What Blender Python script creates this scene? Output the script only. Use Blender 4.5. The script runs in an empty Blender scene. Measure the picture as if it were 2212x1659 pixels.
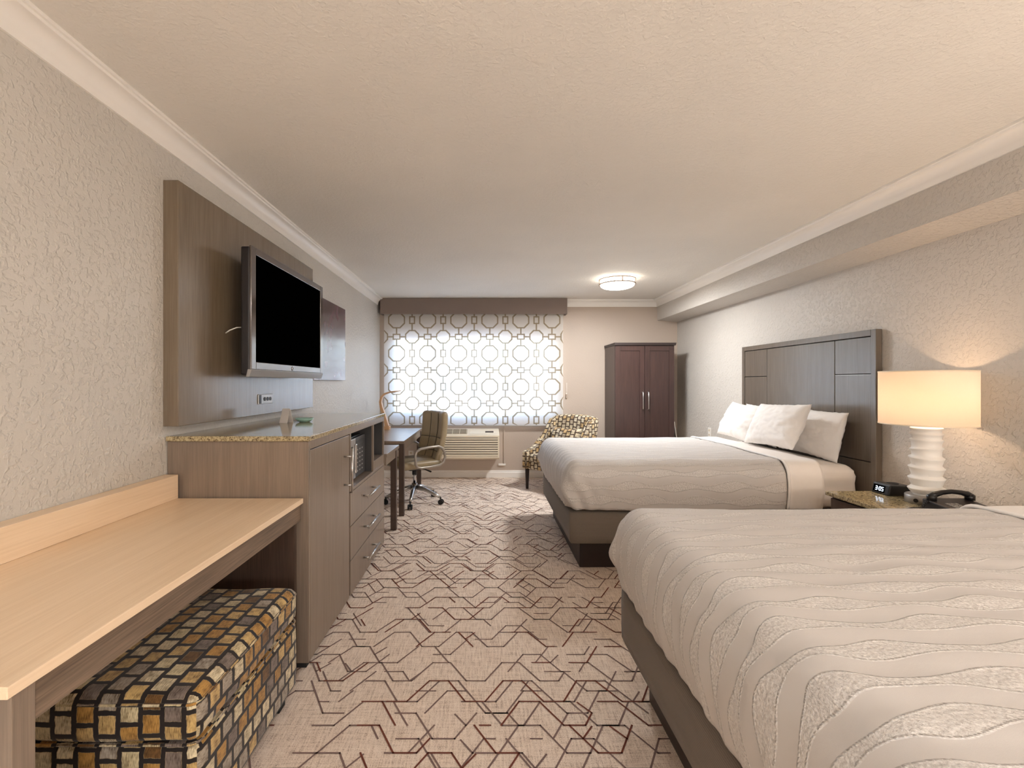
import bpy, bmesh, math, random
from mathutils import Vector, Matrix, noise as mnoise

# ------------------------------------------------------------------ camera, world, light, exposure
scn = bpy.context.scene
COL = scn.collection
PI = math.pi
F_PX = 1014.0
EYE = 1.30
cam_d = bpy.data.cameras.new('camera')
cam_d.sensor_fit = 'HORIZONTAL'
cam_d.sensor_width = 36.0
cam_d.lens = 36.0 * F_PX / 2212.0
cam_d.shift_x = (1106 - 1045) / 2212.0
cam_d.shift_y = (827 - 829.5) / 2212.0
cam_d.clip_start = 0.02
cam_d.clip_end = 400
cam = bpy.data.objects.new('camera', cam_d)
COL.objects.link(cam)
cam.location = (0, 0, EYE)
cam.rotation_euler = (PI / 2, 0, 0)
scn.camera = cam

scn.view_settings.view_transform = 'Standard'
scn.view_settings.look = 'None'
scn.view_settings.exposure = 0.73
scn.view_settings.gamma = 1.0
scn.view_settings.use_curve_mapping = False
scn.cycles.use_denoising = True
scn.cycles.max_bounces = 14
scn.cycles.diffuse_bounces = 8
scn.cycles.glossy_bounces = 5
scn.cycles.transparent_max_bounces = 16
scn.cycles.sample_clamp_indirect = 6.0

w = bpy.data.worlds.new('world')
scn.world = w
w.use_nodes = True
wn = w.node_tree
for n in list(wn.nodes):
    wn.nodes.remove(n)
wo = wn.nodes.new('ShaderNodeOutputWorld')
wb = wn.nodes.new('ShaderNodeBackground')
ws = wn.nodes.new('ShaderNodeTexSky')
ws.sky_type = 'NISHITA'
ws.sun_disc = False
ws.sun_elevation = math.radians(52)
ws.sun_rotation = math.radians(170)
ws.air_density = 1.0
ws.dust_density = 2.5
wb.inputs['Strength'].default_value = 1.3
wn.links.new(ws.outputs[0], wb.inputs['Color'])
wn.links.new(wb.outputs[0], wo.inputs['Surface'])

sun_d = bpy.data.lights.new('sun', 'SUN')
sun_d.energy = 14.0
sun_d.angle = math.radians(0.6)
sun_d.color = (1.0, 0.95, 0.88)
sun = bpy.data.objects.new('sun', sun_d)
COL.objects.link(sun)
sun.rotation_euler = (math.radians(42), 0, math.radians(-14))
sun.location = (0, -5, 12)

FILL_CEIL_W = 16.0       # flush ceiling lamp added behind the camera as fill
FILL_GLOBE_S = 72.0       # opal globes of the two added, unseen fill lamps
SEEN_W = 30.0        # the flush ceiling lamp in view
TABLE_W = 34.0       # bedside lamp bulb
WARM = (1.0, 0.65, 0.39)
CEIL_COL = (0.965, 0.98, 1.0)

# ------------------------------------------------------------------ room numbers (metres)
XL, XR = -1.43, 2.662
YB, YF = 6.459, -2.6
H = 2.44
SOF_X = 2.387

def s2l(c):
    r = []
    for v in c:
        v /= 255.0
        r.append(v / 12.92 if v <= 0.04045 else ((v + 0.055) / 1.055) ** 2.4)
    return (r[0], r[1], r[2], 1.0)

# ------------------------------------------------------------------ mesh helpers
class MB:
    """a bmesh with a uv layer and a few shape tools"""
    def __init__(self):
        self.bm = bmesh.new()
        self.uv = self.bm.loops.layers.uv.new('UVMap')
        self.uvdone = set()

    def box(self, x0, x1, y0, y1, z0, z1, bev=0.0, seg=2, mi=0):
        bm = self.bm
        vs = [bm.verts.new((x, y, z)) for z in (z0, z1) for y in (y0, y1) for x in (x0, x1)]
        idx = [(0, 2, 3, 1), (4, 5, 7, 6), (0, 1, 5, 4), (2, 6, 7, 3), (0, 4, 6, 2), (1, 3, 7, 5)]
        fs = [bm.faces.new([vs[i] for i in f]) for f in idx]
        for f in fs:
            f.material_index = mi
        if bev > 0:
            es = list({e for f in fs for e in f.edges})
            r = bmesh.ops.bevel(bm, geom=es, offset=bev, segments=seg, profile=0.5, affect='EDGES', clamp_overlap=True)
            for f in r['faces']:
                f.material_index = mi
        return self

    def prism(self, pts, axis, a, b, mi=0, bev=0.0, seg=2):
        """extrude a 2-D polygon along an axis; pts are the two other coordinates in xyz order"""
        bm = self.bm
        def P(p, t):
            if axis == 'x':
                return (t, p[0], p[1])
            if axis == 'y':
                return (p[0], t, p[1])
            return (p[0], p[1], t)
        A = [bm.verts.new(P(p, a)) for p in pts]
        B = [bm.verts.new(P(p, b)) for p in pts]
        n = len(pts)
        fs = [bm.faces.new(A), bm.faces.new(B[::-1])]
        for i in range(n):
            j = (i + 1) % n
            fs.append(bm.faces.new((A[j], A[i], B[i], B[j])))
        for f in fs:
            f.material_index = mi
        if bev > 0:
            es = list({e for f in fs for e in f.edges})
            r = bmesh.ops.bevel(bm, geom=es, offset=bev, segments=seg, profile=0.5, affect='EDGES', clamp_overlap=True)
            for f in r['faces']:
                f.material_index = mi
        bmesh.ops.recalc_face_normals(bm, faces=bm.faces[:])
        return self

    def tube(self, pts, r, seg=10, mi=0, cap=True, closed=False):
        bm = self.bm
        pts = [Vector(p) for p in pts]
        n = len(pts)
        rs = r if isinstance(r, (list, tuple)) else [r] * n
        rings = []
        up = None
        for i, p in enumerate(pts):
            if closed:
                t = (pts[(i + 1) % n] - pts[i - 1]).normalized()
            elif i == 0:
                t = (pts[1] - pts[0]).normalized()
            elif i == n - 1:
                t = (pts[-1] - pts[-2]).normalized()
            else:
                t = ((pts[i + 1] - p).normalized() + (p - pts[i - 1]).normalized()).normalized()
            if up is None:
                up = Vector((0, 0, 1)) if abs(t.z) < 0.9 else Vector((1, 0, 0))
            a = t.cross(up)
            if a.length < 1e-6:
                a = t.orthogonal()
            a.normalize()
            b = a.cross(t).normalized()
            up = b
            rings.append([bm.verts.new(p + a * (rs[i] * math.cos(2 * PI * k / seg)) + b * (rs[i] * math.sin(2 * PI * k / seg))) for k in range(seg)])
        m = n if closed else n - 1
        for i in range(m):
            A, B = rings[i], rings[(i + 1) % n]
            for k in range(seg):
                f = bm.faces.new((A[k], A[(k + 1) % seg], B[(k + 1) % seg], B[k]))
                f.material_index = mi
                f.smooth = True
        if cap and not closed:
            for R in (rings[0], rings[-1]):
                f = bm.faces.new(R)
                f.material_index = mi
        bmesh.ops.recalc_face_normals(bm, faces=bm.faces[:])
        return self

    def cyl(self, p0, p1, r, seg=16, mi=0):
        return self.tube([p0, p1], r if not isinstance(r, tuple) else list(r), seg, mi)

    def lathe(self, prof, c, seg=48, mi=0, cap=True, tilt=None, smooth=True):
        """prof = [(radius, z)], c = (x, y); tilt(i, angle) shifts z of ring i"""
        bm = self.bm
        rings = []
        for i, (r, z) in enumerate(prof):
            ring = []
            for k in range(seg):
                a = 2 * PI * k / seg
                dz = tilt(i, a) if tilt else 0.0
                ring.append(bm.verts.new((c[0] + r * math.cos(a), c[1] + r * math.sin(a), z + dz)))
            rings.append(ring)
        for A, B in zip(rings, rings[1:]):
            for k in range(seg):
                f = bm.faces.new((A[k], A[(k + 1) % seg], B[(k + 1) % seg], B[k]))
                f.material_index = mi
                f.smooth = smooth
        if cap:
            for R in (rings[0], rings[-1]):
                if (Vector(R[0].co) - Vector(R[seg // 2].co)).length > 1e-5:
                    f = bm.faces.new(R)
                    f.material_index = mi
        bmesh.ops.recalc_face_normals(bm, faces=bm.faces[:])
        return self

    def rdense(self, lo, hi, r, step, faces='all', fn=None, mi=0, uvo=(0, 0)):
        """dense box with rounded edges and unrolled uv; fn(p, n, face) returns an offset along the normal"""
        bm = self.bm
        lo, hi = Vector(lo), Vector(hi)
        ilo = lo + Vector((r, r, r))
        ihi = hi - Vector((r, r, r))
        for k in range(3):
            if ilo[k] > ihi[k]:
                ilo[k] = ihi[k] = (lo[k] + hi[k]) / 2
        cache = {}
        allf = ['-x', '+x', '-y', '+y', '-z', '+z'] if faces == 'all' else faces
        for fc in allf:
            ax = 'xyz'.index(fc[1])
            a1, a2 = [k for k in range(3) if k != ax]
            n1 = max(2, int(round((hi[a1] - lo[a1]) / step)))
            n2 = max(2, int(round((hi[a2] - lo[a2]) / step)))
            grid = []
            for i in range(n1 + 1):
                row = []
                for j in range(n2 + 1):
                    p = Vector((0, 0, 0))
                    p[ax] = hi[ax] if fc[0] == '+' else lo[ax]
                    p[a1] = lo[a1] + (hi[a1] - lo[a1]) * i / n1
                    p[a2] = lo[a2] + (hi[a2] - lo[a2]) * j / n2
                    q = Vector([min(max(p[k], ilo[k]), ihi[k]) for k in range(3)])
                    d = p - q
                    if 'open' in faces:
                        pass
                    nrm = d.normalized() if d.length > 1e-7 else Vector((0, 0, 1))
                    pos = q + nrm * r if d.length > 1e-7 else p
                    if faces != 'all':
                        # an open side keeps its straight rim
                        for k in range(3):
                            for sgn, lim in (('-', lo[k]), ('+', hi[k])):
                                nm = sgn + 'xyz'[k]
                                if nm not in allf:
                                    if (sgn == '-' and p[k] < ilo[k]) or (sgn == '+' and p[k] > ihi[k]):
                                        q2 = q.copy(); q2[k] = p[k]
                                        d2 = p - q2
                                        nrm = d2.normalized() if d2.length > 1e-7 else nrm
                                        pos = q2 + nrm * r if d2.length > 1e-7 else p
                                        q = q2
                    if fn:
                        pos = pos + nrm * fn(pos, nrm)
                    key = (round(pos.x, 5), round(pos.y, 5), round(pos.z, 5))
                    v = cache.get(key)
                    if v is None:
                        v = bm.verts.new(pos)
                        cache[key] = v
                    if ax == 2:
                        uv = (p.x, p.y)
                    elif ax == 0:
                        uv = ((lo.x - (hi.z - p.z)) if fc[0] == '-' else (hi.x + (hi.z - p.z)), p.y)
                    else:
                        uv = (p.x, (lo.y - (hi.z - p.z)) if fc[0] == '-' else (hi.y + (hi.z - p.z)))
                    row.append((v, (uv[0] + uvo[0], uv[1] + uvo[1])))
                grid.append(row)
            flip = (fc in ('-x', '+y', '-z'))
            for i in range(n1):
                for j in range(n2):
                    c4 = [grid[i][j], grid[i + 1][j], grid[i + 1][j + 1], grid[i][j + 1]]
                    if flip:
                        c4 = c4[::-1]
                    vs = [c[0] for c in c4]
                    if len(set(vs)) < 3:
                        continue
                    seen, vv, uu = set(), [], []
                    for v, u in c4:
                        if v not in seen:
                            seen.add(v); vv.append(v); uu.append(u)
                    try:
                        f = bm.faces.new(vv)
                    except ValueError:
                        continue
                    f.smooth = True
                    f.material_index = mi
                    for l, u in zip(f.loops, uu):
                        l[self.uv].uv = u
                    self.uvdone.add(f)
        return self

    def boxuv(self):
        self.bm.normal_update()
        for f in self.bm.faces:
            if f in self.uvdone:
                continue
            n = f.normal
            ax = max(range(3), key=lambda k: abs(n[k]))
            for l in f.loops:
                p = l.vert.co
                if ax == 0:
                    l[self.uv].uv = (p.y, p.z)
                elif ax == 1:
                    l[self.uv].uv = (p.x, p.z)
                else:
                    l[self.uv].uv = (p.x, p.y)
        return self

    def build(self, name, mat, parent=None, origin=None, smooth=None):
        self.boxuv()
        me = bpy.data.meshes.new(name)
        if origin is not None:
            bmesh.ops.translate(self.bm, verts=self.bm.verts[:], vec=-Vector(origin))
        self.bm.to_mesh(me)
        self.bm.free()
        for m in (mat if isinstance(mat, (list, tuple)) else [mat]):
            me.materials.append(m)
        if smooth is not None:
            for p in me.polygons:
                p.use_smooth = smooth
        o = bpy.data.objects.new(name, me)
        COL.objects.link(o)
        if parent is not None:
            o.parent = parent
            if origin is None and '_org' in parent.keys():
                og = Vector(parent['_org'])
                me.transform(Matrix.Translation(-og))
                o['_org'] = list(og)
        elif origin is not None:
            o.location = origin
        return o

def smooth_angle(o, deg=35):
    me = o.data
    for p in me.polygons:
        p.use_smooth = True
    try:
        me.set_sharp_from_angle(angle=math.radians(deg))
    except Exception:
        pass
    return o

def tag(o, label, cat, group=None):
    o['label'] = label
    o['category'] = cat
    if group:
        o['group'] = group
    return o

def thing(name, label, cat, loc=(0, 0, 0), rotz=0.0, group=None, local=False):
    """an Empty at the base; parts built in world metres (local=False) or in its own frame (local=True)"""
    o = bpy.data.objects.new(name, None)
    COL.objects.link(o)
    o.empty_display_size = 0.1
    o.location = loc
    o.rotation_euler = (0, 0, rotz)
    if not local:
        o['_org'] = list(loc)
    return tag(o, label, cat, group)

def struct(o):
    o['kind'] = 'structure'
    return o

def copy_tree(o, parent=None):
    c = o.copy()
    COL.objects.link(c)
    if parent is not None:
        c.parent = parent
    for ch in list(o.children):
        copy_tree(ch, c)
    return c

def nz(x, y, z=0.0):
    return mnoise.noise(Vector((x, y, z)))

# ------------------------------------------------------------------ materials
class NT:
    def __init__(self, name):
        self.m = bpy.data.materials.new(name)
        self.m.use_nodes = True
        self.t = self.m.node_tree
        for n in list(self.t.nodes):
            self.t.nodes.remove(n)
        self.out = self.t.nodes.new('ShaderNodeOutputMaterial')
    def n(self, typ, **kw):
        nd = self.t.nodes.new(typ)
        for k, v in kw.items():
            setattr(nd, k, v)
        return nd
    def l(self, a, b):
        self.t.links.new(a, b)
    def set(self, nd, **kw):
        for k, v in kw.items():
            s = nd.inputs[k.replace('_', ' ')]
            if hasattr(v, 'is_linked') or isinstance(v, bpy.types.NodeSocket):
                self.l(v, s)
            else:
                s.default_value = v
        return nd
    def M(self, op, a, b=None, c=None):
        nd = self.n('ShaderNodeMath', operation=op)
        for i, v in enumerate((a, b, c)):
            if v is None:
                continue
            if isinstance(v, bpy.types.NodeSocket):
                self.l(v, nd.inputs[i])
            else:
                nd.inputs[i].default_value = v
        return nd.outputs[0]
    def coord(self, which='Object'):
        return self.n('ShaderNodeTexCoord').outputs[which]
    def mapping(self, vec, scale=(1, 1, 1), loc=(0, 0, 0), rot=(0, 0, 0)):
        nd = self.n('ShaderNodeMapping')
        self.l(vec, nd.inputs['Vector'])
        nd.inputs['Scale'].default_value = scale
        nd.inputs['Location'].default_value = loc
        nd.inputs['Rotation'].default_value = rot
        return nd.outputs[0]
    def noise(self, vec, scale, detail=3.0, rough=0.55, dist=0.0):
        nd = self.n('ShaderNodeTexNoise')
        self.l(vec, nd.inputs['Vector'])
        nd.inputs['Scale'].default_value = scale
        nd.inputs['Detail'].default_value = detail
        nd.inputs['Roughness'].default_value = rough
        nd.inputs['Distortion'].default_value = dist
        return nd.outputs['Fac']
    def ramp(self, fac, stops, interp='LINEAR'):
        nd = self.n('ShaderNodeValToRGB')
        cr = nd.color_ramp
        cr.interpolation = interp
        while len(cr.elements) < len(stops):
            cr.elements.new(0.5)
        for e, (p, c) in zip(cr.elements, stops):
            e.position = p
            e.color = c if len(c) == 4 else (*c, 1)
        self.l(fac, nd.inputs[0])
        return nd.outputs['Color']
    def mix(self, fac, a, b, blend='MIX'):
        nd = self.n('ShaderNodeMix', data_type='RGBA', blend_type=blend)
        for s, v in ((nd.inputs['Factor'], fac), (nd.inputs['A'], a), (nd.inputs['B'], b)):
            pass
        ins = {'f': nd.inputs[0], 'a': nd.inputs[6], 'b': nd.inputs[7]}
        for k, v in (('f', fac), ('a', a), ('b', b)):
            if isinstance(v, bpy.types.NodeSocket):
                self.l(v, ins[k])
            else:
                ins[k].default_value = v
        return nd.outputs[2]
    def bump(self, height, strength=0.3, dist=0.002):
        nd = self.n('ShaderNodeBump')
        self.l(height, nd.inputs['Height'])
        nd.inputs['Strength'].default_value = strength
        nd.inputs['Distance'].default_value = dist
        return nd.outputs['Normal']
    def bsdf(self, color, rough=0.5, metal=0.0, normal=None, spec=0.5, coat=0.0, coat_rough=0.1, sheen=0.0, emit=None, emit_s=0.0):
        b = self.n('ShaderNodeBsdfPrincipled')
        def put(name, v):
            if isinstance(v, bpy.types.NodeSocket):
                self.l(v, b.inputs[name])
            else:
                b.inputs[name].default_value = v
        put('Base Color', color)
        put('Roughness', rough)
        put('Metallic', metal)
        put('Specular IOR Level', spec)
        put('Coat Weight', coat)
        put('Coat Roughness', coat_rough)
        put('Sheen Weight', sheen)
        if normal is not None:
            self.l(normal, b.inputs['Normal'])
        if emit is not None:
            put('Emission Color', emit)
            put('Emission Strength', emit_s)
        self.l(b.outputs[0], self.out.inputs['Surface'])
        return b

def m_plain(name, c, rough=0.5, metal=0.0, spec=0.5, coat=0.0, nscale=0, nstr=0.2, var=0.0, sheen=0.0):
    t = NT(name)
    col = s2l(c)
    nrm = None
    co = t.coord()
    if var > 0:
        nf = t.noise(co, 9.0, 4)
        d = tuple(v * (1 - var) for v in col[:3]) + (1,)
        u = tuple(min(1, v * (1 + var)) for v in col[:3]) + (1,)
        col = t.ramp(nf, [(0.3, d), (0.7, u)])
    if nscale:
        nrm = t.bump(t.noise(co, nscale, 3), nstr, 0.001)
    t.bsdf(col, rough, metal, nrm, spec, coat, sheen=sheen)
    return t.m

def m_wall(name, c, scale=38.0, strength=0.55, dist=0.006, rough=0.5, lo=0.48, hi=0.66, spec=0.35):
    t = NT(name)
    co = t.coord()
    a = t.noise(t.mapping(co, (1, 1, 1)), scale, 2.5, 0.5, 0.4)
    b = t.noise(co, scale * 3.1, 2)
    r = t.ramp(a, [(lo, (0, 0, 0)), (hi, (1, 1, 1))])
    h = t.M('ADD', t.M('MULTIPLY', r, 1.0), t.M('MULTIPLY', b, 0.3))
    big = t.noise(co, 1.3, 3)
    col = s2l(c)
    dcol = tuple(v * 0.955 for v in col[:3]) + (1,)
    colr = t.ramp(big, [(0.35, dcol), (0.65, col)])
    t.bsdf(colr, rough, 0, t.bump(h, strength, dist), spec)
    return t.m

def m_wood(name, c, dark, axis='z', rough=0.38, coat=0.0, coat_rough=0.15, fine=220.0, spec=0.5, contrast=1.0):
    """streaked veneer, the grain runs along axis"""
    t = NT(name)
    co = t.coord()
    k = 'xyz'.index(axis)
    sc = [1.0, 1.0, 1.0]; sc[k] = 0.02
    sc2 = [1.0, 1.0, 1.0]; sc2[k] = 0.06
    a = t.noise(t.mapping(co, sc), fine, 4, 0.65)
    b = t.noise(t.mapping(co, sc2), fine * 0.18, 3, 0.5, 0.3)
    f = t.M('ADD', t.M('MULTIPLY', a, 0.65), t.M('MULTIPLY', b, 0.35))
    w_ = 0.16 / contrast
    col = t.ramp(f, [(0.5 - w_, s2l(dark)), (0.5 + w_, s2l(c))])
    t.bsdf(col, rough, 0, t.bump(a, 0.08, 0.0006), spec, coat, coat_rough)
    return t.m

def m_blocks(name, bw=0.062, rh=0.058, pale=False):
    """woven upholstery: staggered columns of brushed cream, gold, grey and brown blocks on near black"""
    t = NT(name)
    uv = t.coord('UV')
    dn = t.n('ShaderNodeTexNoise'); t.l(uv, dn.inputs['Vector'])
    dn.inputs['Scale'].default_value = 55.0; dn.inputs['Detail'].default_value = 2.0
    sub = t.n('ShaderNodeVectorMath', operation='SUBTRACT'); t.l(dn.outputs['Color'], sub.inputs[0]); sub.inputs[1].default_value = (0.5, 0.5, 0.5)
    scl = t.n('ShaderNodeVectorMath', operation='SCALE'); t.l(sub.outputs[0], scl.inputs[0]); scl.inputs['Scale'].default_value = 0.006
    add = t.n('ShaderNodeVectorMath', operation='ADD'); t.l(uv, add.inputs[0]); t.l(scl.outputs[0], add.inputs[1])
    sep = t.n('ShaderNodeSeparateXYZ'); t.l(add.outputs[0], sep.inputs[0])
    cmb = t.n('ShaderNodeCombineXYZ')
    t.l(t.M('ADD', sep.outputs['Y'], 10.013), cmb.inputs['X'])
    t.l(t.M('ADD', sep.outputs['X'], 10.021), cmb.inputs['Y'])
    br = t.n('ShaderNodeTexBrick')
    br.offset = 0.5; br.offset_frequency = 2; br.squash = 1.0
    t.l(cmb.outputs[0], br.inputs['Vector'])
    t.set(br, Color1=(0, 0, 0, 1), Color2=(1, 1, 1, 1), Mortar=(0, 0, 0, 1), Scale=1.0, Mortar_Size=0.0078, Mortar_Smooth=0.25, Bias=0.0, Brick_Width=bw, Row_Height=rh)
    rnd = t.n('ShaderNodeSeparateColor'); t.l(br.outputs['Color'], rnd.inputs[0])
    pal = t.ramp(rnd.outputs[0], [(0.0, s2l((222, 206, 165))), (0.2, s2l((188, 143, 74))), (0.36, s2l((226, 212, 178))),
                                  (0.52, s2l((133, 119, 110))), (0.66, s2l((210, 178, 118))), (0.8, s2l((120, 86, 46))), (0.9, s2l((178, 166, 150)))], 'CONSTANT')
    if pale:
        pal = t.ramp(rnd.outputs[0], [(0.0, s2l((226, 212, 182))), (0.2, s2l((206, 176, 126))), (0.36, s2l((230, 218, 192))),
                                      (0.54, s2l((200, 186, 162))), (0.68, s2l((214, 190, 146))), (0.82, s2l((176, 148, 108))), (0.9, s2l((220, 206, 178)))], 'CONSTANT')
    st = t.noise(t.mapping(uv, (1.0, 0.10, 1)), 520.0, 3, 0.6)
    blot = t.noise(uv, 34.0, 2)
    sv = t.ramp(t.M('ADD', t.M('MULTIPLY', st, 0.6), t.M('MULTIPLY', blot, 0.4)), [(0.36, (0.24, 0.19, 0.14)), (0.57, (1, 1, 1))])
    colr = t.mix(1.0, pal, sv, 'MULTIPLY')
    colr = t.mix(br.outputs['Fac'], colr, s2l((66, 50, 38) if pale else (36, 29, 27)))
    fine = t.noise(uv, 900.0, 2)
    hgt = t.M('ADD', t.M('MULTIPLY', fine, 0.4), t.M('SUBTRACT', 1.0, br.outputs['Fac']))
    t.bsdf(colr, 0.78, 0, t.bump(hgt, 0.35, 0.0012), 0.3, sheen=0.15)
    return t.m

def m_matelasse(name):
    """white coverlet: smooth satin ground with stippled lens-shaped wavy bands bordered by a rope stitch"""
    t = NT(name)
    uv = t.coord('UV')
    sep = t.n('ShaderNodeSeparateXYZ'); t.l(uv, sep.inputs[0])
    P, L = 0.093, 0.345
    u = t.M('ADD', sep.outputs['X'], 20.0)
    wob = t.noise(t.mapping(uv, (1.5, 1.5, 1)), 2.2, 1)
    v0 = t.M('ADD', t.M('ADD', sep.outputs['Y'], 20.0), t.M('MULTIPLY', t.M('SUBTRACT', wob, 0.5), 0.07))
    v = t.M('DIVIDE', v0, P)
    row = t.M('FLOOR', v)
    ph = t.M('MULTIPLY', row, PI * 0.86)
    ang = t.M('ADD', t.M('MULTIPLY', u, 2 * PI / L), ph)
    cs = t.M('COSINE', ang)
    sn = t.M('SINE', t.M('ADD', ang, 0.5))
    fr = t.M('SUBTRACT', t.M('SUBTRACT', v, row), 0.5)
    y = t.M('ABSOLUTE', t.M('SUBTRACT', t.M('MULTIPLY', fr, P), t.M('MULTIPLY', sn, 0.006)))
    lens = t.M('POWER', t.M('ADD', t.M('MULTIPLY', cs, 0.5), 0.5), 1.4)
    h = t.M('ADD', t.M('MULTIPLY', lens, 0.022), 0.0135)
    d = t.M('SUBTRACT', h, y)                                   # >0 inside the band
    ins = t.M('MULTIPLY', t.M('ADD', t.M('MULTIPLY', d, 330.0), 0.3), 1.0)
    insn = t.n('ShaderNodeClamp'); t.l(ins, insn.inputs[0])
    inside = insn.outputs[0]
    rd = t.M('ABSOLUTE', t.M('SUBTRACT', d, 0.0035))
    rp = t.n('ShaderNodeClamp'); t.l(t.M('SUBTRACT', 1.0, t.M('MULTIPLY', rd, 300.0)), rp.inputs[0])
    rope = rp.outputs[0]
    beads = t.M('ADD', t.M('MULTIPLY', t.M('SINE', t.M('MULTIPLY', t.M('ADD', u, t.M('MULTIPLY', v0, 0.7)), 2 * PI / 0.0085)), 0.5), 0.5)
    vor = t.n('ShaderNodeTexVoronoi'); t.l(uv, vor.inputs['Vector']); vor.inputs['Scale'].default_value = 100.0
    stp = t.M('SUBTRACT', 1.0, vor.outputs['Distance'])
    stp2 = t.noise(uv, 150.0, 3, 0.7)
    stip = t.M('SUBTRACT', t.M('ADD', t.M('MULTIPLY', stp, 0.8), t.M('MULTIPLY', stp2, 1.2)), 0.75)
    hgt = t.M('ADD', t.M('MULTIPLY', inside, stip), t.M('MULTIPLY', t.M('MULTIPLY', rope, t.M('ADD', t.M('MULTIPLY', beads, 1.0), 0.2)), 1.0))
    weave = t.noise(uv, 1100.0, 2)
    hgt = t.M('ADD', hgt, t.M('MULTIPLY', weave, 0.12))
    c_in = t.ramp(stp2, [(0.35, s2l((190, 184, 179))), (0.62, s2l((230, 226, 222)))])
    colr = t.mix(t.M('MAXIMUM', inside, rope), s2l((202, 197, 193)), c_in)
    t.bsdf(colr, 0.62, 0, t.bump(hgt, 0.85, 0.0032), 0.35, sheen=0.1)
    return t.m

def m_cloth(name, c, scale=700.0, wr=0.5, wscale=7.0, rough=0.8, var=0.03):
    t = NT(name)
    co = t.coord()
    a = t.noise(co, scale, 2)
    b = t.noise(t.mapping(co, (1, 1, 1.4)), wscale, 3, 0.5, 0.6)
    h = t.M('ADD', t.M('MULTIPLY', a, 0.08), b)
    col = s2l(c)
    colr = t.ramp(b, [(0.3, tuple(v * (1 - var) for v in col[:3]) + (1,)), (0.7, col)])
    t.bsdf(colr, rough, 0, t.bump(h, wr, 0.012), 0.3, sheen=0.15)
    return t.m

def m_granite(name):
    t = NT(name)
    co = t.coord()
    a = t.noise(co, 70.0, 5, 0.7, 0.6)
    b = t.noise(co, 210.0, 3, 0.6)
    f = t.M('ADD', t.M('MULTIPLY', a, 0.65), t.M('MULTIPLY', b, 0.35))
    col = t.ramp(f, [(0.34, s2l((46, 40, 34))), (0.43, s2l((112, 96, 70))), (0.5, s2l((164, 148, 112))), (0.58, s2l((196, 182, 146))), (0.68, s2l((142, 124, 88)))])
    t.bsdf(col, 0.10, 0, None, 0.6)
    return t.m

def m_carpet(name):
    t = NT(name)
    co = t.coord()
    a = t.noise(co, 240.0, 3, 0.7)
    g = t.noise(t.mapping(co, (1.0, 0.10, 1)), 130.0, 2, 0.6)
    g2 = t.noise(t.mapping(co, (0.10, 1.0, 1)), 110.0, 2, 0.6)
    f = t.M('ADD', t.M('MULTIPLY', a, 0.5), t.M('ADD', t.M('MULTIPLY', g, 0.3), t.M('MULTIPLY', g2, 0.2)))
    col = t.ramp(f, [(0.38, s2l((166, 143, 126))), (0.48, s2l((224, 205, 188))), (0.60, s2l((244, 229, 214)))])
    t.bsdf(col, 0.95, 0, t.bump(a, 0.6, 0.004), 0.1, sheen=0.1)
    return t.m

def m_sheer(name, c, transp, warm=False):
    """printed sheer blind cloth: part of the light goes straight through, the rest is scattered"""
    t = NT(name)
    tr = t.n('ShaderNodeBsdfTransparent'); tr.inputs[0].default_value = (1, 1, 1, 1)
    tl = t.n('ShaderNodeBsdfTranslucent'); tl.inputs[0].default_value = s2l(c)
    df = t.n('ShaderNodeBsdfDiffuse'); df.inputs[0].default_value = s2l(c)
    m1 = t.n('ShaderNodeMixShader'); m1.inputs[0].default_value = 0.5
    t.l(tl.outputs[0], m1.inputs[1]); t.l(df.outputs[0], m1.inputs[2])
    m2 = t.n('ShaderNodeMixShader')
    wv = t.noise(t.coord(), 900.0, 1)
    t.l(t.M('ADD', t.M('MULTIPLY', t.M('SUBTRACT', wv, 0.5), 0.1), transp), m2.inputs[0])
    t.l(m1.outputs[0], m2.inputs[1]); t.l(tr.outputs[0], m2.inputs[2])
    t.l(m2.outputs[0], t.out.inputs['Surface'])
    return t.m

def m_shade(name, c, tr=0.75):
    t = NT(name)
    tl = t.n('ShaderNodeBsdfTranslucent'); tl.inputs[0].default_value = s2l(c)
    df = t.n('ShaderNodeBsdfDiffuse'); df.inputs[0].default_value = s2l(c)
    m1 = t.n('ShaderNodeMixShader'); m1.inputs[0].default_value = 1 - tr
    t.l(tl.outputs[0], m1.inputs[1]); t.l(df.outputs[0], m1.inputs[2])
    nrm = t.bump(t.noise(t.mapping(t.coord(), (1, 1, 0.05)), 500.0, 2), 0.15, 0.001)
    t.l(nrm, df.inputs['Normal'])
    t.l(m1.outputs[0], t.out.inputs['Surface'])
    return t.m

def m_glass(name):
    t = NT(name)
    tr = t.n('ShaderNodeBsdfTransparent'); tr.inputs[0].default_value = (0.93, 0.96, 0.97, 1)
    gl = t.n('ShaderNodeBsdfGlossy'); gl.inputs['Roughness'].default_value = 0.02
    fr = t.n('ShaderNodeFresnel'); fr.inputs[0].default_value = 1.45
    mx = t.n('ShaderNodeMixShader')
    t.l(fr.outputs[0], mx.inputs[0]); t.l(tr.outputs[0], mx.inputs[1]); t.l(gl.outputs[0], mx.inputs[2])
    t.l(mx.outputs[0], t.out.inputs['Surface'])
    return t.m

def m_emit(name, c, s):
    t = NT(name)
    e = t.n('ShaderNodeEmission'); e.inputs[0].default_value = c; e.inputs[1].default_value = s
    t.l(e.outputs[0], t.out.inputs['Surface'])
    return t.m

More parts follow.
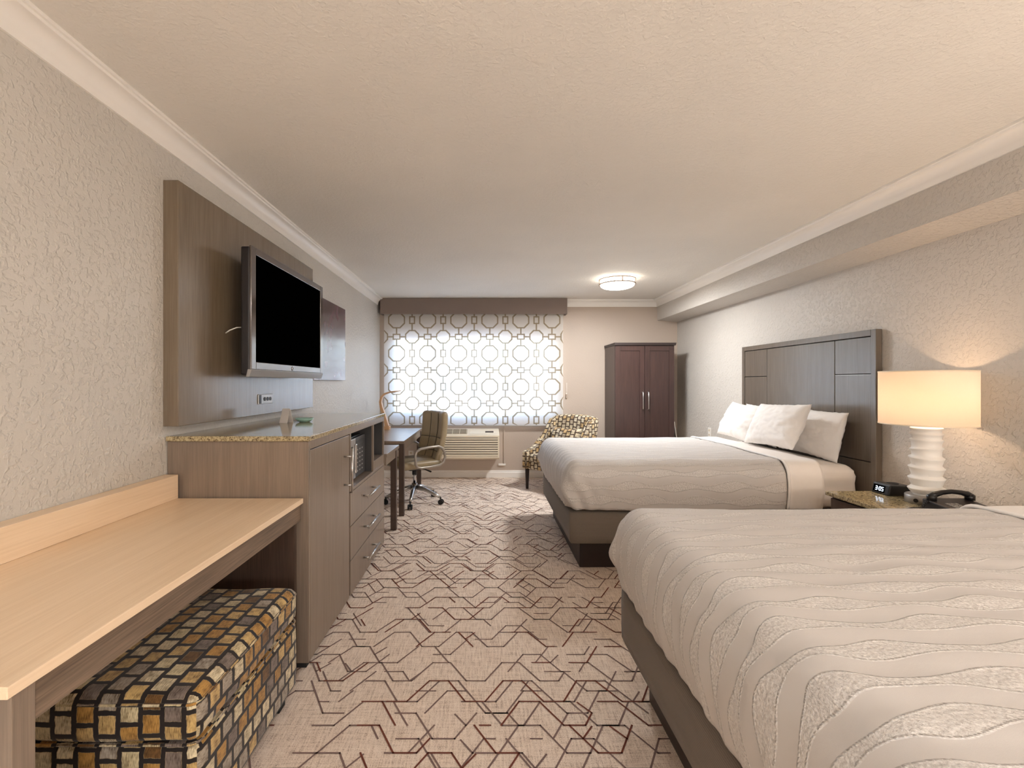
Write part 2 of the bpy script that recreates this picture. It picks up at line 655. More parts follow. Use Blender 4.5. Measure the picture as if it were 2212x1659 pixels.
def m_art(name):
    t = NT(name)
    co = t.coord()
    a = t.noise(co, 2.1, 4, 0.55, 1.2)
    b = t.noise(co, 7.0, 3, 0.6, 0.8)
    f = t.M('ADD', t.M('MULTIPLY', a, 0.75), t.M('MULTIPLY', b, 0.25))
    col = t.ramp(f, [(0.3, s2l((84, 72, 72))), (0.48, s2l((100, 84, 86))), (0.58, s2l((118, 92, 100))), (0.7, s2l((140, 116, 122)))])
    t.bsdf(col, 0.22, 0, None, 0.6, 0.4, 0.1)
    return t.m

def m_ribbed(name, c, axis='z', pitch=0.006, rough=0.85):
    t = NT(name)
    co = t.coord()
    sep = t.n('ShaderNodeSeparateXYZ'); t.l(co, sep.inputs[0])
    s = t.M('SINE', t.M('MULTIPLY', sep.outputs['xyz'.index(axis)], 2 * PI / pitch))
    a = t.noise(co, 400.0, 2)
    col = s2l(c)
    colr = t.ramp(t.M('ADD', t.M('MULTIPLY', s, 0.25), a), [(0.2, tuple(v * 0.72 for v in col[:3]) + (1,)), (0.8, col)])
    t.bsdf(colr, rough, 0, t.bump(t.M('ADD', s, a), 0.3, 0.001), 0.2, sheen=0.1)
    return t.m

MAT = dict(
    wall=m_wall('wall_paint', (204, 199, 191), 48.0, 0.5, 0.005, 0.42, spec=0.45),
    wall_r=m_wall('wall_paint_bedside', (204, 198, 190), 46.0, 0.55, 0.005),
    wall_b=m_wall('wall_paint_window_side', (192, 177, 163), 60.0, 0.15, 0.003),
    ceil=m_wall('ceiling_paint', (231, 227, 220), 60.0, 0.30, 0.004, 0.75, 0.42, 0.66, 0.15),
    trim=m_plain('white_trim_paint', (240, 236, 230), 0.35),
    carpet=m_carpet('carpet_pile'),
    c_red=m_plain('carpet_red_yarn', (112, 64, 52), 0.95, spec=0.1, nscale=240, nstr=0.5, var=0.12),
    c_grey=m_plain('carpet_grey_yarn', (128, 106, 100), 0.95, spec=0.1, nscale=240, nstr=0.5, var=0.12),
    wood=m_wood('brown_veneer', (140, 124, 109), (116, 101, 88), 'z', 0.32, 0.35, 0.22),
    wood_dk=m_wood('dark_brown_veneer', (84, 66, 55), (58, 44, 37), 'z', 0.4),
    wood_y=m_wood('brown_veneer_long', (138, 119, 101), (84, 70, 58), 'y', 0.45),
    wood_gl=m_wood('polished_brown_veneer', (126, 111, 92), (106, 92, 75), 'z', 0.24, 0.6, 0.16),
    blond=m_wood('blond_laminate', (242, 218, 188), (228, 201, 168), 'y', 0.36, fine=150.0),
    espresso=m_wood('espresso_veneer', (74, 52, 47), (52, 36, 33), 'z', 0.33),
    head=m_wood('grey_brown_veneer', (112, 102, 91), (97, 87, 77), 'z', 0.27, 0.6, 0.2),
    groove=m_plain('shadow_gap', (38, 30, 26), 0.6),
    niche=m_plain('charcoal_laminate', (58, 56, 56), 0.5),
    granite=m_granite('speckled_granite'),
    steel=m_plain('brushed_nickel', (205, 203, 200), 0.28, 1.0),
    chrome=m_plain('polished_chrome', (215, 215, 218), 0.1, 1.0),
    black=m_plain('black_plastic', (24, 23, 24), 0.35),
    rubber=m_plain('black_rubber', (28, 26, 26), 0.7),
    screen=m_plain('black_screen', (2, 2, 2), 0.55, spec=0.0),
    silver=m_plain('silver_plastic', (172, 168, 164), 0.35, 0.6),
    bezel=m_plain('glossy_silver_bezel', (120, 112, 108), 0.12, 0.7),
    shell=m_plain('dark_tv_shell', (36, 31, 31), 0.45),
    white=m_plain('white_plastic', (235, 232, 226), 0.4),
    cream=m_plain('cream_plastic', (226, 214, 192), 0.45),
    vent=m_plain('vent_shadow', (86, 74, 62), 0.7),
    blocks=m_blocks('block_weave'),
    blocks_s=m_blocks('block_weave_chair', 0.062, 0.056, True),
    quilt=m_matelasse('white_matelasse'),
    sheet=m_cloth('white_sheet', (238, 232, 226), wr=0.12),
    pillow=m_cloth('white_pillowcase', (243, 239, 235), wr=0.38, wscale=9.0),
    mattress=m_cloth('white_fitted_sheet', (240, 234, 228), wr=0.12),
    base=m_ribbed('taupe_base_cloth', (126, 115, 104), 'z', 0.008),
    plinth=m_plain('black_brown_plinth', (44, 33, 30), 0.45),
    valance=m_cloth('grey_brown_linen', (128, 114, 106), 500, 0.05),
    sheer=m_sheer('sheer_white', (243, 240, 234), 0.15),
    print_=m_sheer('sheer_tan_print', (172, 158, 134), 0.05),
    shade=m_shade('linen_shade', (208, 199, 188)),
    ceramic=m_plain('white_ceramic', (240, 236, 229), 0.4),
    glass=m_glass('window_glass'),
    leather=m_plain('olive_tan_leather', (150, 134, 106), 0.38, nscale=260, nstr=0.25, var=0.06),
    leather_dk=m_plain('dark_seam', (62, 54, 42), 0.6),
    armgrey=m_plain('grey_arm_metal', (168, 160, 150), 0.35, 0.6),
    dish=m_plain('pale_green_glass', (150, 190, 178), 0.12),
    card=m_plain('card_stock', (222, 216, 212), 0.6),
    art=m_art('abstract_print'),
    lampglass=m_emit('lit_opal_glass', (1.0, 0.92, 0.80, 1), 9.0),
    globe=m_emit('fill_globe_glow', (*CEIL_COL, 1), FILL_GLOBE_S),
    globe_w=m_emit('warm_fill_globe_glow', (1.0, 0.86, 0.74, 1), FILL_GLOBE_S * 0.50),
    bulb=m_emit('lit_bulb', (1.0, 0.74, 0.45, 1), 6.0),
    led=m_emit('clock_digits', (0.72, 0.84, 1.0, 1), 2.5),
    ply=m_wood('bent_plywood', (214, 172, 132), (190, 146, 106), 'z', 0.45),
    bronze=m_plain('satin_nickel_band', (176, 158, 142), 0.35, 0.8),
    stucco=m_wall('white_stucco', (244, 243, 240), 8.0, 0.2, 0.01, 0.9),
    concrete=m_plain('grey_paving', (138, 142, 150), 0.9, var=0.05),
    frond=m_plain('palm_leaf', (88, 108, 84), 0.7),
    bark=m_plain('palm_bark', (142, 126, 110), 0.9),
    blueroof=m_plain('blue_grey_roof', (176, 192, 206), 0.7),
)

# ------------------------------------------------------------------ the room
T = 0.12
def slab(name, x0, x1, y0, y1, z0, z1, mat):
    return struct(MB().box(x0, x1, y0, y1, z0, z1).build(name, mat))

# carpet: one mesh, the tufted line pattern are strips lying in the pile
def carpet():
    b = MB()
    bm = b.bm
    b.box(XL - T, XR + T, YF - T, YB + T, -0.10, 0.0)
    rng = random.Random(11)
    wl = 0.0068
    zt = 0.0012
    def strip(p, q, mi, z):
        p, q = Vector((*p, 0)), Vector((*q, 0))
        d = (q - p).normalized()
        p = p - d * 0.003; q = q + d * 0.003
        nn = Vector((-d.y, d.x, 0)) * (wl / 2)
        f = bm.faces.new([bm.verts.new((v.x, v.y, z)) for v in (p - nn, q - nn, q + nn, p + nn)])
        f.material_index = mi
    x_lo, x_hi, y_lo, y_hi = -1.40, 2.6, 0.45, YB - 0.02
    step = 0.133
    flat, dia = 0.082, 0.078
    per = 2 * (flat + dia)
    nrow = int((y_hi - y_lo) / step)
    for r in range(nrow):
        y0 = y_lo + r * step
        for kind in range(3):
            mi = 1 if kind == 0 else 2
            off = {0: 0.0, 1: 0.0, 2: 0.5}[kind] * step
            ya, yb = y0 + off, y0 + off + step
            if yb > y_hi:
                continue
            ph = rng.random() * per
            drift = rng.choice((0.0, 0.0, 0.04))
            x = x_lo - per + ph
            on = rng.random() < 0.5
            while x < x_hi:
                segs = [((x, yb), (x + flat, yb)), ((x + flat, yb), (x + flat + dia, ya)),
                        ((x + flat + dia, ya), (x + 2 * flat + dia, ya)), ((x + 2 * flat + dia, ya), (x + per, yb))]
                for si, (p, q) in enumerate(segs):
                    keep = (0.48, 0.70, 0.48)[kind]
                    if rng.random() < 0.34:
                        on = rng.random() < keep
                    if on and x_lo < p[0] < x_hi and x_lo < q[0] < x_hi:
                        q2 = q
                        if rng.random() < 0.12:
                            q2 = (p[0] + (q[0] - p[0]) * 0.5, p[1] + (q[1] - p[1]) * 0.5)
                        strip(p, q2, mi, zt + 0.0004 * (2 - kind))
                        if rng.random() < 0.10 and si in (1, 3):
                            m = ((p[0] + q[0]) / 2, (p[1] + q[1]) / 2)
                            sg = 1 if si == 1 else -1
                            strip(m, (m[0] + 0.045 * sg, m[1] + 0.06), mi, zt + 0.0004 * (2 - kind))
                x += per + drift
    o = b.build('floor', [MAT['carpet'], MAT['c_red'], MAT['c_grey']])
    return struct(o)
carpet()
slab('ceiling', XL - T, XR + T, YF - T, YB + T, H, H + 0.12, MAT['ceil'])
slab('wall_left', XL - T, XL, YF, YB + T, 0, H, MAT['wall'])
slab('wall_right', XR, XR + T, YF, YB + T, 0, H, MAT['wall_r'])
slab('wall_front', XL - T, XR + T, YF - T, YF, 0, H, MAT['wall'])
# window wall with its opening
WX0, WX1, WZ0, WZ1 = -1.306, 1.032, 0.765, 2.033
b = MB()
b.box(XL, WX0, YB, YB + 0.16, 0, H)
b.box(WX1, XR, YB, YB + 0.16, 0, H)
b.box(WX0, WX1, YB, YB + 0.16, 0, WZ0)
b.box(WX0, WX1, YB, YB + 0.16, WZ1, H)
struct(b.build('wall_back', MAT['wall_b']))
# soffit along the bedside wall
b = MB().prism([(SOF_X, 2.158), (XR, 2.136), (XR, H), (SOF_X, H)], 'y', YF, YB)
struct(b.build('wall_soffit', MAT['wall_r']))
# crown mouldings
def crown_prof(d=0.095, p=0.075):
    pts = [(0, d), (0.010, d), (0.012, d * 0.87)]
    for i in range(7):
        a = PI / 2 * i / 6
        pts.append((0.014 + (p - 0.026) * (1 - math.cos(a)), d * 0.84 - (d * 0.84 - 0.022) * math.sin(a)))
    pts += [(p - 0.010, 0.020), (p - 0.008, 0.014), (p, 0.012), (p, 0), (0, 0)]
    return pts
cp = crown_prof()
struct(smooth_angle(MB().prism([(XL + a, H - z) for a, z in cp], 'y', YF, 6.30).build('trim_1', MAT['trim']), 30))
struct(smooth_angle(MB().prism([(SOF_X - a, H - z) for a, z in cp], 'y', YF, YB).build('trim_2', MAT['trim']), 30))
struct(smooth_angle(MB().prism([(YB - a, H - z) for a, z in cp], 'x', 1.124, SOF_X).build('trim_3', MAT['trim']), 30))
# baseboards
def bb(p):
    return [(0, 0), (p, 0), (p, 0.068), (p * 0.55, 0.078), (p * 0.55, 0.088), (p * 0.3, 0.098), (0, 0.098)]
struct(MB().prism([(YB - a, z) for a, z in bb(0.018)], 'x', XL, XR).build('baseboard_back', MAT['trim']))
struct(MB().prism([(XR - a, z) for a, z in bb(0.018)], 'y', YF, YB - 0.02).build('baseboard_right', MAT['trim']))
struct(MB().prism([(XL + a, z) for a, z in bb(0.018)], 'y', 4.0, YB - 0.02).build('baseboard_left', MAT['trim']))

# window: frame and three panes
wf = MB()
fy0, fy1 = YB + 0.055, YB + 0.105
k = 6.54 / F_PX
def wx(px): return (px - 1045) * k
def wz(py): return EYE + (827 - py) * k
p1, p2, p3, p4, p5, p6 = wx(853.7), wx(930), wx(942), wx(1099), wx(1110), wx(1188)
zt, zm, zb, zbm = wz(732.5), wz(728), wz(890.5), wz(895.5)
wf.box(WX0, p1, fy0, fy1, WZ0, WZ1); wf.box(p2, p3, fy0, fy1, WZ0, WZ1)
wf.box(p4, p5, fy0, fy1, WZ0, WZ1); wf.box(p6, WX1, fy0, fy1, WZ0, WZ1)
wf.box(p1, p2, fy0, fy1, WZ0, zb); wf.box(p1, p2, fy0, fy1, zt, WZ1)
wf.box(p3, p4, fy0, fy1, WZ0, zbm); wf.box(p3, p4, fy0, fy1, zm, WZ1)
wf.box(p5, p6, fy0, fy1, WZ0, zb); wf.box(p5, p6, fy0, fy1, zt, WZ1)
win = struct(wf.build('window_1', MAT['trim']))
for a, c, z0, z1 in ((p1, p2, zb, zt), (p3, p4, zbm, zm), (p5, p6, zb, zt)):
    bm_ = MB()
    f = bm_.bm.faces.new([bm_.bm.verts.new(v) for v in ((a, fy0 + 0.025, z0), (c, fy0 + 0.025, z0), (c, fy0 + 0.025, z1), (a, fy0 + 0.025, z1))])
    bm_.build('pane', MAT['glass'], win)
struct(MB().box(WX0, WX1, YB - 0.012, YB + 0.055, WZ0 - 0.02, WZ0).build('trim_4', MAT['trim']))

# ------------------------------------------------------------------ outside, seen through the blind
struct(MB().box(-60, 60, YB + 0.3, 120, -0.3, -0.02).build('ground', MAT['concrete']))
bd = thing('building', 'white stucco building across the forecourt beyond the window', 'building', (-8, 20, -0.02))
MB().box(-17, -0.6, 20, 28, -0.02, 2.0).build('wall', MAT['stucco'], bd)
MB().box(-17.3, 0.0, 19.8, 28.3, 2.0, 2.72).build('roof', MAT['stucco'], bd)
for xx in (-4.6, -2.0):
    MB().box(xx, xx + 0.9, 19.96, 20.0, 0.9, 1.7).build('window', MAT['blueroof'], bd)
b2 = thing('gabled_building', 'pale building with sloping blue grey roof beyond the palm trees', 'building', (11, 62, -0.02))
MB().box(6, 18, 62, 70, -0.02, 2.6).build('wall', MAT['stucco'], b2)
MB().prism([(4.2, 4.8), (6.2, 4.8), (18.5, 2.5), (5.6, 2.5)], 'y', 61.5, 70.5).build('roof', MAT['blueroof'], b2)
def palm(px, py, Y, lab):
    x = (px - 1045) * Y / F_PX
    zc = EYE + (827 - py) * Y / F_PX
    r = thing('palm_tree', lab, 'palm tree', (x, Y, -0.02), group='palm trees outside the window')
    rg = random.Random(px)
    MB().tube([(x, Y, -0.02), (x + 0.04, Y, zc * 0.5), (x, Y, zc)], [0.15, 0.11, 0.10], 8).build('trunk', MAT['bark'], r)
    c = MB()
    for i in range(18):
        a = 2 * PI * i / 18 + rg.random() * 0.3
        ln = 0.75 + rg.random() * 0.3
        rise = rg.uniform(-0.1, 0.75)
        prev = None
        for s in range(6):
            q = s / 5
            d = ln * q
            z = zc + rise * d * 1.0 - 0.75 * d * d + 0.04
            wv = 0.10 * (1 - q) * min(1, q * 5 + 0.3) + 0.012
            cx, cy = x + math.cos(a) * d, Y + math.sin(a) * d
            L = c.bm.verts.new((cx - math.sin(a) * wv, cy + math.cos(a) * wv, z - 0.03))
            C_ = c.bm.verts.new((cx, cy, z))
            R = c.bm.verts.new((cx + math.sin(a) * wv, cy - math.cos(a) * wv, z - 0.03))
            if prev:
                c.bm.faces.new((prev[0], prev[1], C_, L)); c.bm.faces.new((prev[1], prev[2], R, C_))
            prev = (L, C_, R)
    c.build('crown', MAT['frond'], r)
palm(984, 784, 50, 'low palm tree nearest the middle of the window view')
palm(1005, 792, 56, 'small palm tree just beside the middle one')
palm(1044, 797, 46, 'palm tree with short bare trunk in front of the pale roof')
palm(1082, 788, 48, 'palm tree seen just before the window mullion')
palm(1160, 785, 48, 'palm tree seen through the narrow pane beside the wardrobe side')

# ------------------------------------------------------------------ window dressing and window wall
vl = MB()
vy = 6.30
vl.box(-1.392, 1.122, vy, vy + 0.02, 2.224, H - 0.003, 0.003)
vl.box(-1.392, -1.374, vy + 0.02, YB, 2.224, H - 0.003)
vl.box(1.104, 1.122, vy + 0.02, YB, 2.224, H - 0.003)
vl.box(-1.374, 1.104, vy + 0.02, YB, H - 0.022, H - 0.003)
tag(vl.build('valance', MAT['valance']), 'grey brown fabric covered valance box above the window blind', 'valance')

bl = thing('roller_blind', 'sheer white roller blind with tan octagon lattice print covering the window', 'blind', (-0.14, 6.40, 0.713))
BX0, BX1, BZ0, BZ1, BY = -1.359, 1.082, 0.722, 2.36, 6.40
def blind_cloth():
    b = MB(); bm = b.bm
    nx = 24; nzv = 10
    g = [[bm.verts.new((BX0 + (BX1 - BX0) * i / nx, BY, BZ0 + (BZ1 - BZ0) * j / nzv)) for j in range(nzv + 1)] for i in range(nx + 1)]
    for i in range(nx):
        for j in range(nzv):
            bm.faces.new((g[i][j], g[i + 1][j], g[i + 1][j + 1], g[i][j + 1]))
    kk = BY / F_PX
    yy = BY - 0.0015
    wl = 0.0175
    def X(px): return (px - 1045) * kk
    def Z(py): return EYE + (827 - py) * kk
    def quad(pts):
        pts = [(min(max(x, BX0), BX1), min(max(z, BZ0), BZ1)) for x, z in pts]
        xs = [p[0] for p in pts]; zs = [p[1] for p in pts]
        if max(xs) - min(xs) < 1e-4 or max(zs) - min(zs) < 1e-4:
            return
        f = bm.faces.new([bm.verts.new((x, yy, z)) for x, z in pts])
        f.material_index = 1
    def ring(outer, inner):
        n = len(outer)
        for i in range(n):
            j = (i + 1) % n
            quad([outer[i], outer[j], inner[j], inner[i]])
    def octa(cx, cz, hw, hh):
        def o(a, h, c):
            return [(cx - a + c, cz - h), (cx + a - c, cz - h), (cx + a, cz - h + c), (cx + a, cz + h - c),
                    (cx + a - c, cz + h), (cx - a + c, cz + h), (cx - a, cz + h - c), (cx - a, cz - h + c)]
        c = min(hw, hh) * 0.58
        ring(o(hw, hh, c), o(hw - wl, hh - wl, c - wl * 0.42))
    def rect(cx, cz, a, h):
        o = [(cx - a, cz - h), (cx + a, cz - h), (cx + a, cz + h), (cx - a, cz + h)]
        i = [(cx - a + wl, cz - h + wl), (cx + a - wl, cz - h + wl), (cx + a - wl, cz + h - wl), (cx - a + wl, cz + h - wl)]
        ring(o, i)
    def bar(x0, x1, z0, z1):
        quad([(x0, z0), (x1, z0), (x1, z1), (x0, z1)])
    dx = 67.1 * kk
    rows = [691.6 + 35.95 * i for i in range(-1, 7)]
    for ri, py in enumerate(rows):
        cz = Z(py)
        even = (ri % 2 == 0)         # rows with wide rectangles and side links
        x_oct = X(856.7) + (dx / 2 if even else 0.0)
        for i in range(-2, 9):
            cx = x_oct + i * dx
            if cx < BX0 - 0.2 or cx > BX1 + 0.2:
                continue
            hw, hh = (0.097, 0.094) if even else (0.116, 0.113)
            octa(cx, cz, hw, hh)
            rx = cx + dx / 2
            rw, rh_ = (0.054, 0.042) if even else (0.041, 0.054)
            rect(rx, cz, rw, rh_)
            t_ = wl * 0.55
            if even:
                bar(cx + hw, rx - rw, cz - t_, cz + t_)
                bar(rx + rw, rx + dx / 2 - hw, cz - t_, cz + t_)
            span = 35.95 * kk
            other = 0.113 if even else 0.094
            bar(rx - t_, rx + t_, cz + rh_, cz + span - other)
            bar(rx - t_, rx + t_, cz - span + other, cz - rh_)
    return b.build('blind_cloth', [MAT['sheer'], MAT['print_']], bl)
blind_cloth()
MB().box(BX0, BX1, BY - 0.008, BY + 0.006, 0.710, 0.724, 0.003).build('hem_bar', MAT['silver'], bl)
MB().cyl((BX0, BY + 0.02, 2.37), (BX1, BY + 0.02, 2.37), 0.02, 16).build('roller_tube', MAT['white'], bl)
cc = thing('blind_chain_clip', 'small bronze chain tensioner on the wall beside the patterned blind', 'clip', (1.135, YB, 1.08))
MB().box(1.126, 1.146, YB - 0.022, YB, 1.085, 1.155, 0.004).build('bracket', MAT['bronze'], cc)
MB().tube([(1.131, YB - 0.026, 1.30), (1.131, YB - 0.026, 1.10), (1.139, YB - 0.026, 1.10), (1.139, YB - 0.026, 1.30)], 0.0010, 6).build('chain', MAT['sheet'], cc)

# wall air conditioner
ax0, ax1 = -0.86, 0.205
ac = thing('air_conditioner', 'cream through-wall air conditioner with louvred front below the window', 'air conditioner', (-0.33, 6.30, 0.29))
b = MB()
zt_, zf, zb_ = 0.675, 0.612, 0.290
b.prism([(YB - 0.002, zb_), (6.205, zb_), (6.185, zb_ + 0.02), (6.185, zf - 0.01), (6.195, zf), (6.40, zt_), (YB - 0.002, zt_)], 'x', ax0, ax1, bev=0.004)
b.build('casing', MAT['cream'], ac)
for i in range(8):
    z = 0.335 + i * 0.0305
    MB().prism([(6.1848, z), (6.1785, z + 0.004), (6.1785, z + 0.017), (6.1848, z + 0.021)], 'x', ax0 + 0.03, ax1 - 0.02).build('louvre', MAT['cream'], ac)
    MB().box(ax0 + 0.03, ax1 - 0.02, 6.1838, 6.186, z + 0.0212, z + 0.0300).build('louvre_gap', MAT['vent'], ac)
def on_slope(t, off=0.0):      # along the sloping top
    y = 6.195 + (6.40 - 6.195) * t
    z = zf + (zt_ - zf) * t
    return y, z + off
gb = MB()
y0, z0 = on_slope(0.12, 0.001); y1, z1 = on_slope(0.88, 0.001)
gb.prism([(y0, z0), (y1, z1), (y1, z1 + 0.001), (y0, z0 + 0.001)], 'x', ax0 + 0.05, -0.22)
gr = gb.build('outlet_grille', MAT['vent'], ac)
for i in range(6):
    yy, zz = on_slope(0.12 + 0.76 * i / 5, 0.004)
    MB().box(ax0 + 0.05, -0.22, yy - 0.004, yy + 0.004, zz - 0.003, zz + 0.002).build('vane', MAT['cream'], gr)
for i in range(7):
    xx = ax0 + 0.06 + i * 0.095
    gx = MB(); ya, za = on_slope(0.12, 0.001); yb_, zb2 = on_slope(0.88, 0.001)
    gx.prism([(ya, za), (yb_, zb2), (yb_, zb2 + 0.006), (ya, za + 0.006)], 'x', xx, xx + 0.005); gx.build('vane', MAT['cream'], gr)
cpn = MB(); ya, za = on_slope(0.1, 0.0015); yb_, zb2 = on_slope(0.9, 0.0015)
cpn.prism([(ya, za), (yb_, zb2), (yb_, zb2 + 0.003), (ya, za + 0.003)], 'x', -0.19, 0.17, bev=0.001)
cp_ = cpn.build('control_flap', MAT['cream'], ac)
fl = MB(); ya, za = on_slope(0.3, 0.005); yb_, zb2 = on_slope(0.55, 0.005)
fl.prism([(ya, za), (yb_, zb2), (yb_, zb2 + 0.002), (ya, za + 0.002)], 'x', 0.02, 0.13); fl.build('finger_pull', MAT['vent'], cp_)
rc = thing('cord_cover', 'thin white cord cover running down the wall beside the air conditioner', 'cord cover', (0.285, YB, 0.19))
MB().box(0.272, 0.292, YB - 0.016, YB, 0.19, 0.70, 0.003).build('vertical_channel', MAT['wall_b'], rc)
MB().box(0.20, 0.30, YB - 0.02, YB, 0.165, 0.19, 0.003).build('horizontal_channel', MAT['trim'], rc)

def wall_outlet(name, label, c, normal, sx=0.07, sz=0.115):
    o = thing(name, label, 'outlet', c)
    x, y, z = c
    if normal == '-y':
        MB().box(x - sx / 2, x + sx / 2, y - 0.007, y, z - sz / 2, z + sz / 2, 0.002).build('cover_plate', MAT['white'], o)
        for dz in (-0.026, 0.026):
            s_ = MB().box(x - 0.017, x + 0.017, y - 0.010, y - 0.007, z + dz - 0.014, z + dz + 0.014, 0.004).build('socket', MAT['cream'], o)
            MB().box(x - 0.008, x - 0.005, y - 0.0105, y - 0.0098, z + dz - 0.006, z + dz + 0.006).build('slot', MAT['black'], s_)
            MB().box(x + 0.005, x + 0.008, y - 0.0105, y - 0.0098, z + dz - 0.006, z + dz + 0.006).build('slot', MAT['black'], s_)
    else:
        MB().box(x - 0.007, x, y - sx / 2, y + sx / 2, z - sz / 2, z + sz / 2, 0.002).build('cover_plate', MAT['white'], o)
        for dz in (-0.026, 0.026):
            s_ = MB().box(x - 0.010, x - 0.007, y - 0.017, y + 0.017, z + dz - 0.014, z + dz + 0.014, 0.004).build('socket', MAT['cream'], o)
            MB().box(x - 0.0105, x - 0.0098, y - 0.008, y - 0.005, z + dz - 0.006, z + dz + 0.006).build('slot', MAT['black'], s_)
            MB().box(x - 0.0105, x - 0.0098, y + 0.005, y + 0.008, z + dz - 0.006, z + dz + 0.006).build('slot', MAT['black'], s_)
wall_outlet('wall_outlet', 'white power outlet low on the window wall behind the office chair', (-1.0, YB, 0.31), '-y')
wall_outlet('wall_outlet', 'white power outlet on the wall just past the far headboard', (XR, 5.527, 0.715), '-x')

# ------------------------------------------------------------------ ceiling lamps and added fill lamps
def ceiling_lamp(cx, cy, power, label):
    r = thing('ceiling_light', label, 'ceiling light', (cx, cy, H), group=None)
    MB().lathe([(0.13, H), (0.13, H - 0.02)], (cx, cy), 40).build('mounting_plate', MAT['bronze'], r)
    prof = [(0.178, H - 0.012), (0.181, H - 0.04), (0.181, H - 0.075)]
    for i in range(8):
        a = PI / 2 * i / 7
        prof.append((0.178 * math.cos(a), H - 0.078 - 0.042 * math.sin(a)))
    prof[-1] = (0.002, prof[-1][1])
    MB().lathe(prof, (cx, cy), 48).build('glass_bowl', MAT['lampglass'], r)
    for z in (H - 0.018, H - 0.068):
        MB().lathe([(0.184, z - 0.006), (0.196, z - 0.006), (0.196, z + 0.006), (0.184, z + 0.006), (0.184, z - 0.006)], (cx, cy), 48, cap=False, smooth=False).build('metal_band', MAT['bronze'], r)
    for i in range(4):
        a = -PI / 2 + i * PI / 2
        x, y = cx + 0.191 * math.cos(a), cy + 0.191 * math.sin(a)
        MB().box(x - 0.006, x + 0.006, y - 0.006, y + 0.006, H - 0.072, H - 0.014).build('band_post', MAT['bronze'], r)
    ld = bpy.data.lights.new('ceiling_light_glow', 'AREA')
    ld.shape = 'DISK'
    ld.size = 0.36
    ld.energy = power
    ld.color = CEIL_COL
    lo = bpy.data.objects.new('ceiling_light_glow', ld)
    COL.objects.link(lo)
    lo.parent = r
    lo.location = (0, 0, -0.125)
    return r
ceiling_lamp(1.455, 5.115, SEEN_W, 'round flush ceiling light with two metal bands and glowing opal glass')
ceiling_lamp(0.30, -1.35, FILL_CEIL_W, 'added unseen flush ceiling fill light behind the camera')  # no such lamp in view; added to fill the near room
def fill_floor_lamp(x, y, label, glow):  # invented globe lamps out of view, added to brighten walls and ceiling
    r = thing('fill_floor_lamp', label, 'fill lamp', (x, y, 0))
    MB().lathe([(0.15, 0.0), (0.15, 0.018), (0.14, 0.024), (0.012, 0.03)], (x, y), 36).build('base', MAT['bronze'], r)
    MB().cyl((x, y, 0.025), (x, y, 1.00), 0.011, 14).build('pole', MAT['bronze'], r)
    MB().lathe([(0.03, 1.00), (0.05, 1.015), (0.05, 1.03)], (x, y), 24).build('collar', MAT['bronze'], r)
    prof = [(0.14 * math.sin(PI * i / 16) + 0.001, 1.165 - 0.14 * math.cos(PI * i / 16)) for i in range(17)]
    MB().lathe(prof, (x, y), 36).build('globe', MAT[glow], r)
fill_floor_lamp(2.42, 0.20, 'added unseen fill lamp with glowing opal globe beside the near bed', 'globe_w')  # added warm fill from the bed side
fill_floor_lamp(0.90, -1.90, 'added unseen fill lamp with glowing opal globe by the entry wall', 'globe')  # added neutral fill from behind the camera

# ------------------------------------------------------------------ wall panel, tv, picture
PX = -1.362
wp = thing('tv_wall_panel', 'large brown veneer panel on the wall behind the television', 'wall panel', (XL, 2.92, 1.105))
MB().box(XL, PX, 2.092, 3.743, 1.105, 2.205, 0.003).build('panel', MAT['wood_gl'], wp)
mo = thing('media_outlet', 'dark oblong media outlet plate on the brown wall panel under the television', 'outlet', (PX, 2.92, 1.20))
MB().box(PX, PX + 0.006, 2.828, 3.018, 1.170, 1.230, 0.003).build('cover_plate', MAT['silver'], mo)
MB().box(PX + 0.006, PX + 0.0075, 2.834, 2.862, 1.174, 1.226, 0.001).build('switch', MAT['shell'], mo)
for i in range(3):
    MB().cyl((PX + 0.0058, 2.905 + i * 0.038, 1.20), (PX + 0.009, 2.905 + i * 0.038, 1.20), 0.012, 16).build('jack', MAT['shell'], mo)

TY0, TY1, TZ0, TZ1 = 2.47, 3.565, 1.372, 2.026
TX = -1.222
tv = thing('television', 'flat screen television with chrome bezel mounted on the brown wall panel', 'television', (PX, 3.0, 1.33))
b = MB().box(TX - 0.060, TX - 0.012, TY0 + 0.004, TY1 - 0.004, TZ0 - 0.03, TZ1 - 0.004, 0.008)
b.box(TX - 0.085, TX - 0.058, TY0 + 0.06, TY1 - 0.06, TZ0 + 0.02, TZ1 - 0.05, 0.012)
b.build('back_shell', MAT['shell'], tv)
b = MB()
SY0, SY1, SZ0, SZ1 = 2.520, 3.512, 1.412, 1.986
x0, x1 = TX - 0.012, TX
b.box(x0, x1, TY0, SY0, TZ0, TZ1, 0.003); b.box(x0, x1, SY1, TY1, TZ0, TZ1, 0.003)
b.box(x0, x1, SY0, SY1, SZ1, TZ1, 0.003); b.box(x0, x1, SY0, SY1, TZ0, SZ0, 0.003)
b.build('bezel', MAT['bezel'], tv)
MB().box(x0, TX - 0.003, SY0, SY1, SZ0, SZ1).build('screen', MAT['screen'], tv)
MB().prism([(TX + 0.002, TZ0), (TX - 0.02, TZ0), (TX - 0.03, TZ0 - 0.04), (TX - 0.012, TZ0 - 0.04)], 'y', TY0 - 0.002, TY1 + 0.002, bev=0.002).build('speaker_chin', MAT['silver'], tv)
MB().tube([(TX + 0.0015, 3.0 + 0.011 * math.cos(a * PI / 10), 1.391 + 0.011 * math.sin(a * PI / 10)) for a in range(20)], 0.0022, 6, closed=True).build('emblem', MAT['chrome'], tv)
b = MB().box(PX, PX + 0.014, 2.85, 3.15, 1.55, 1.85, 0.003)
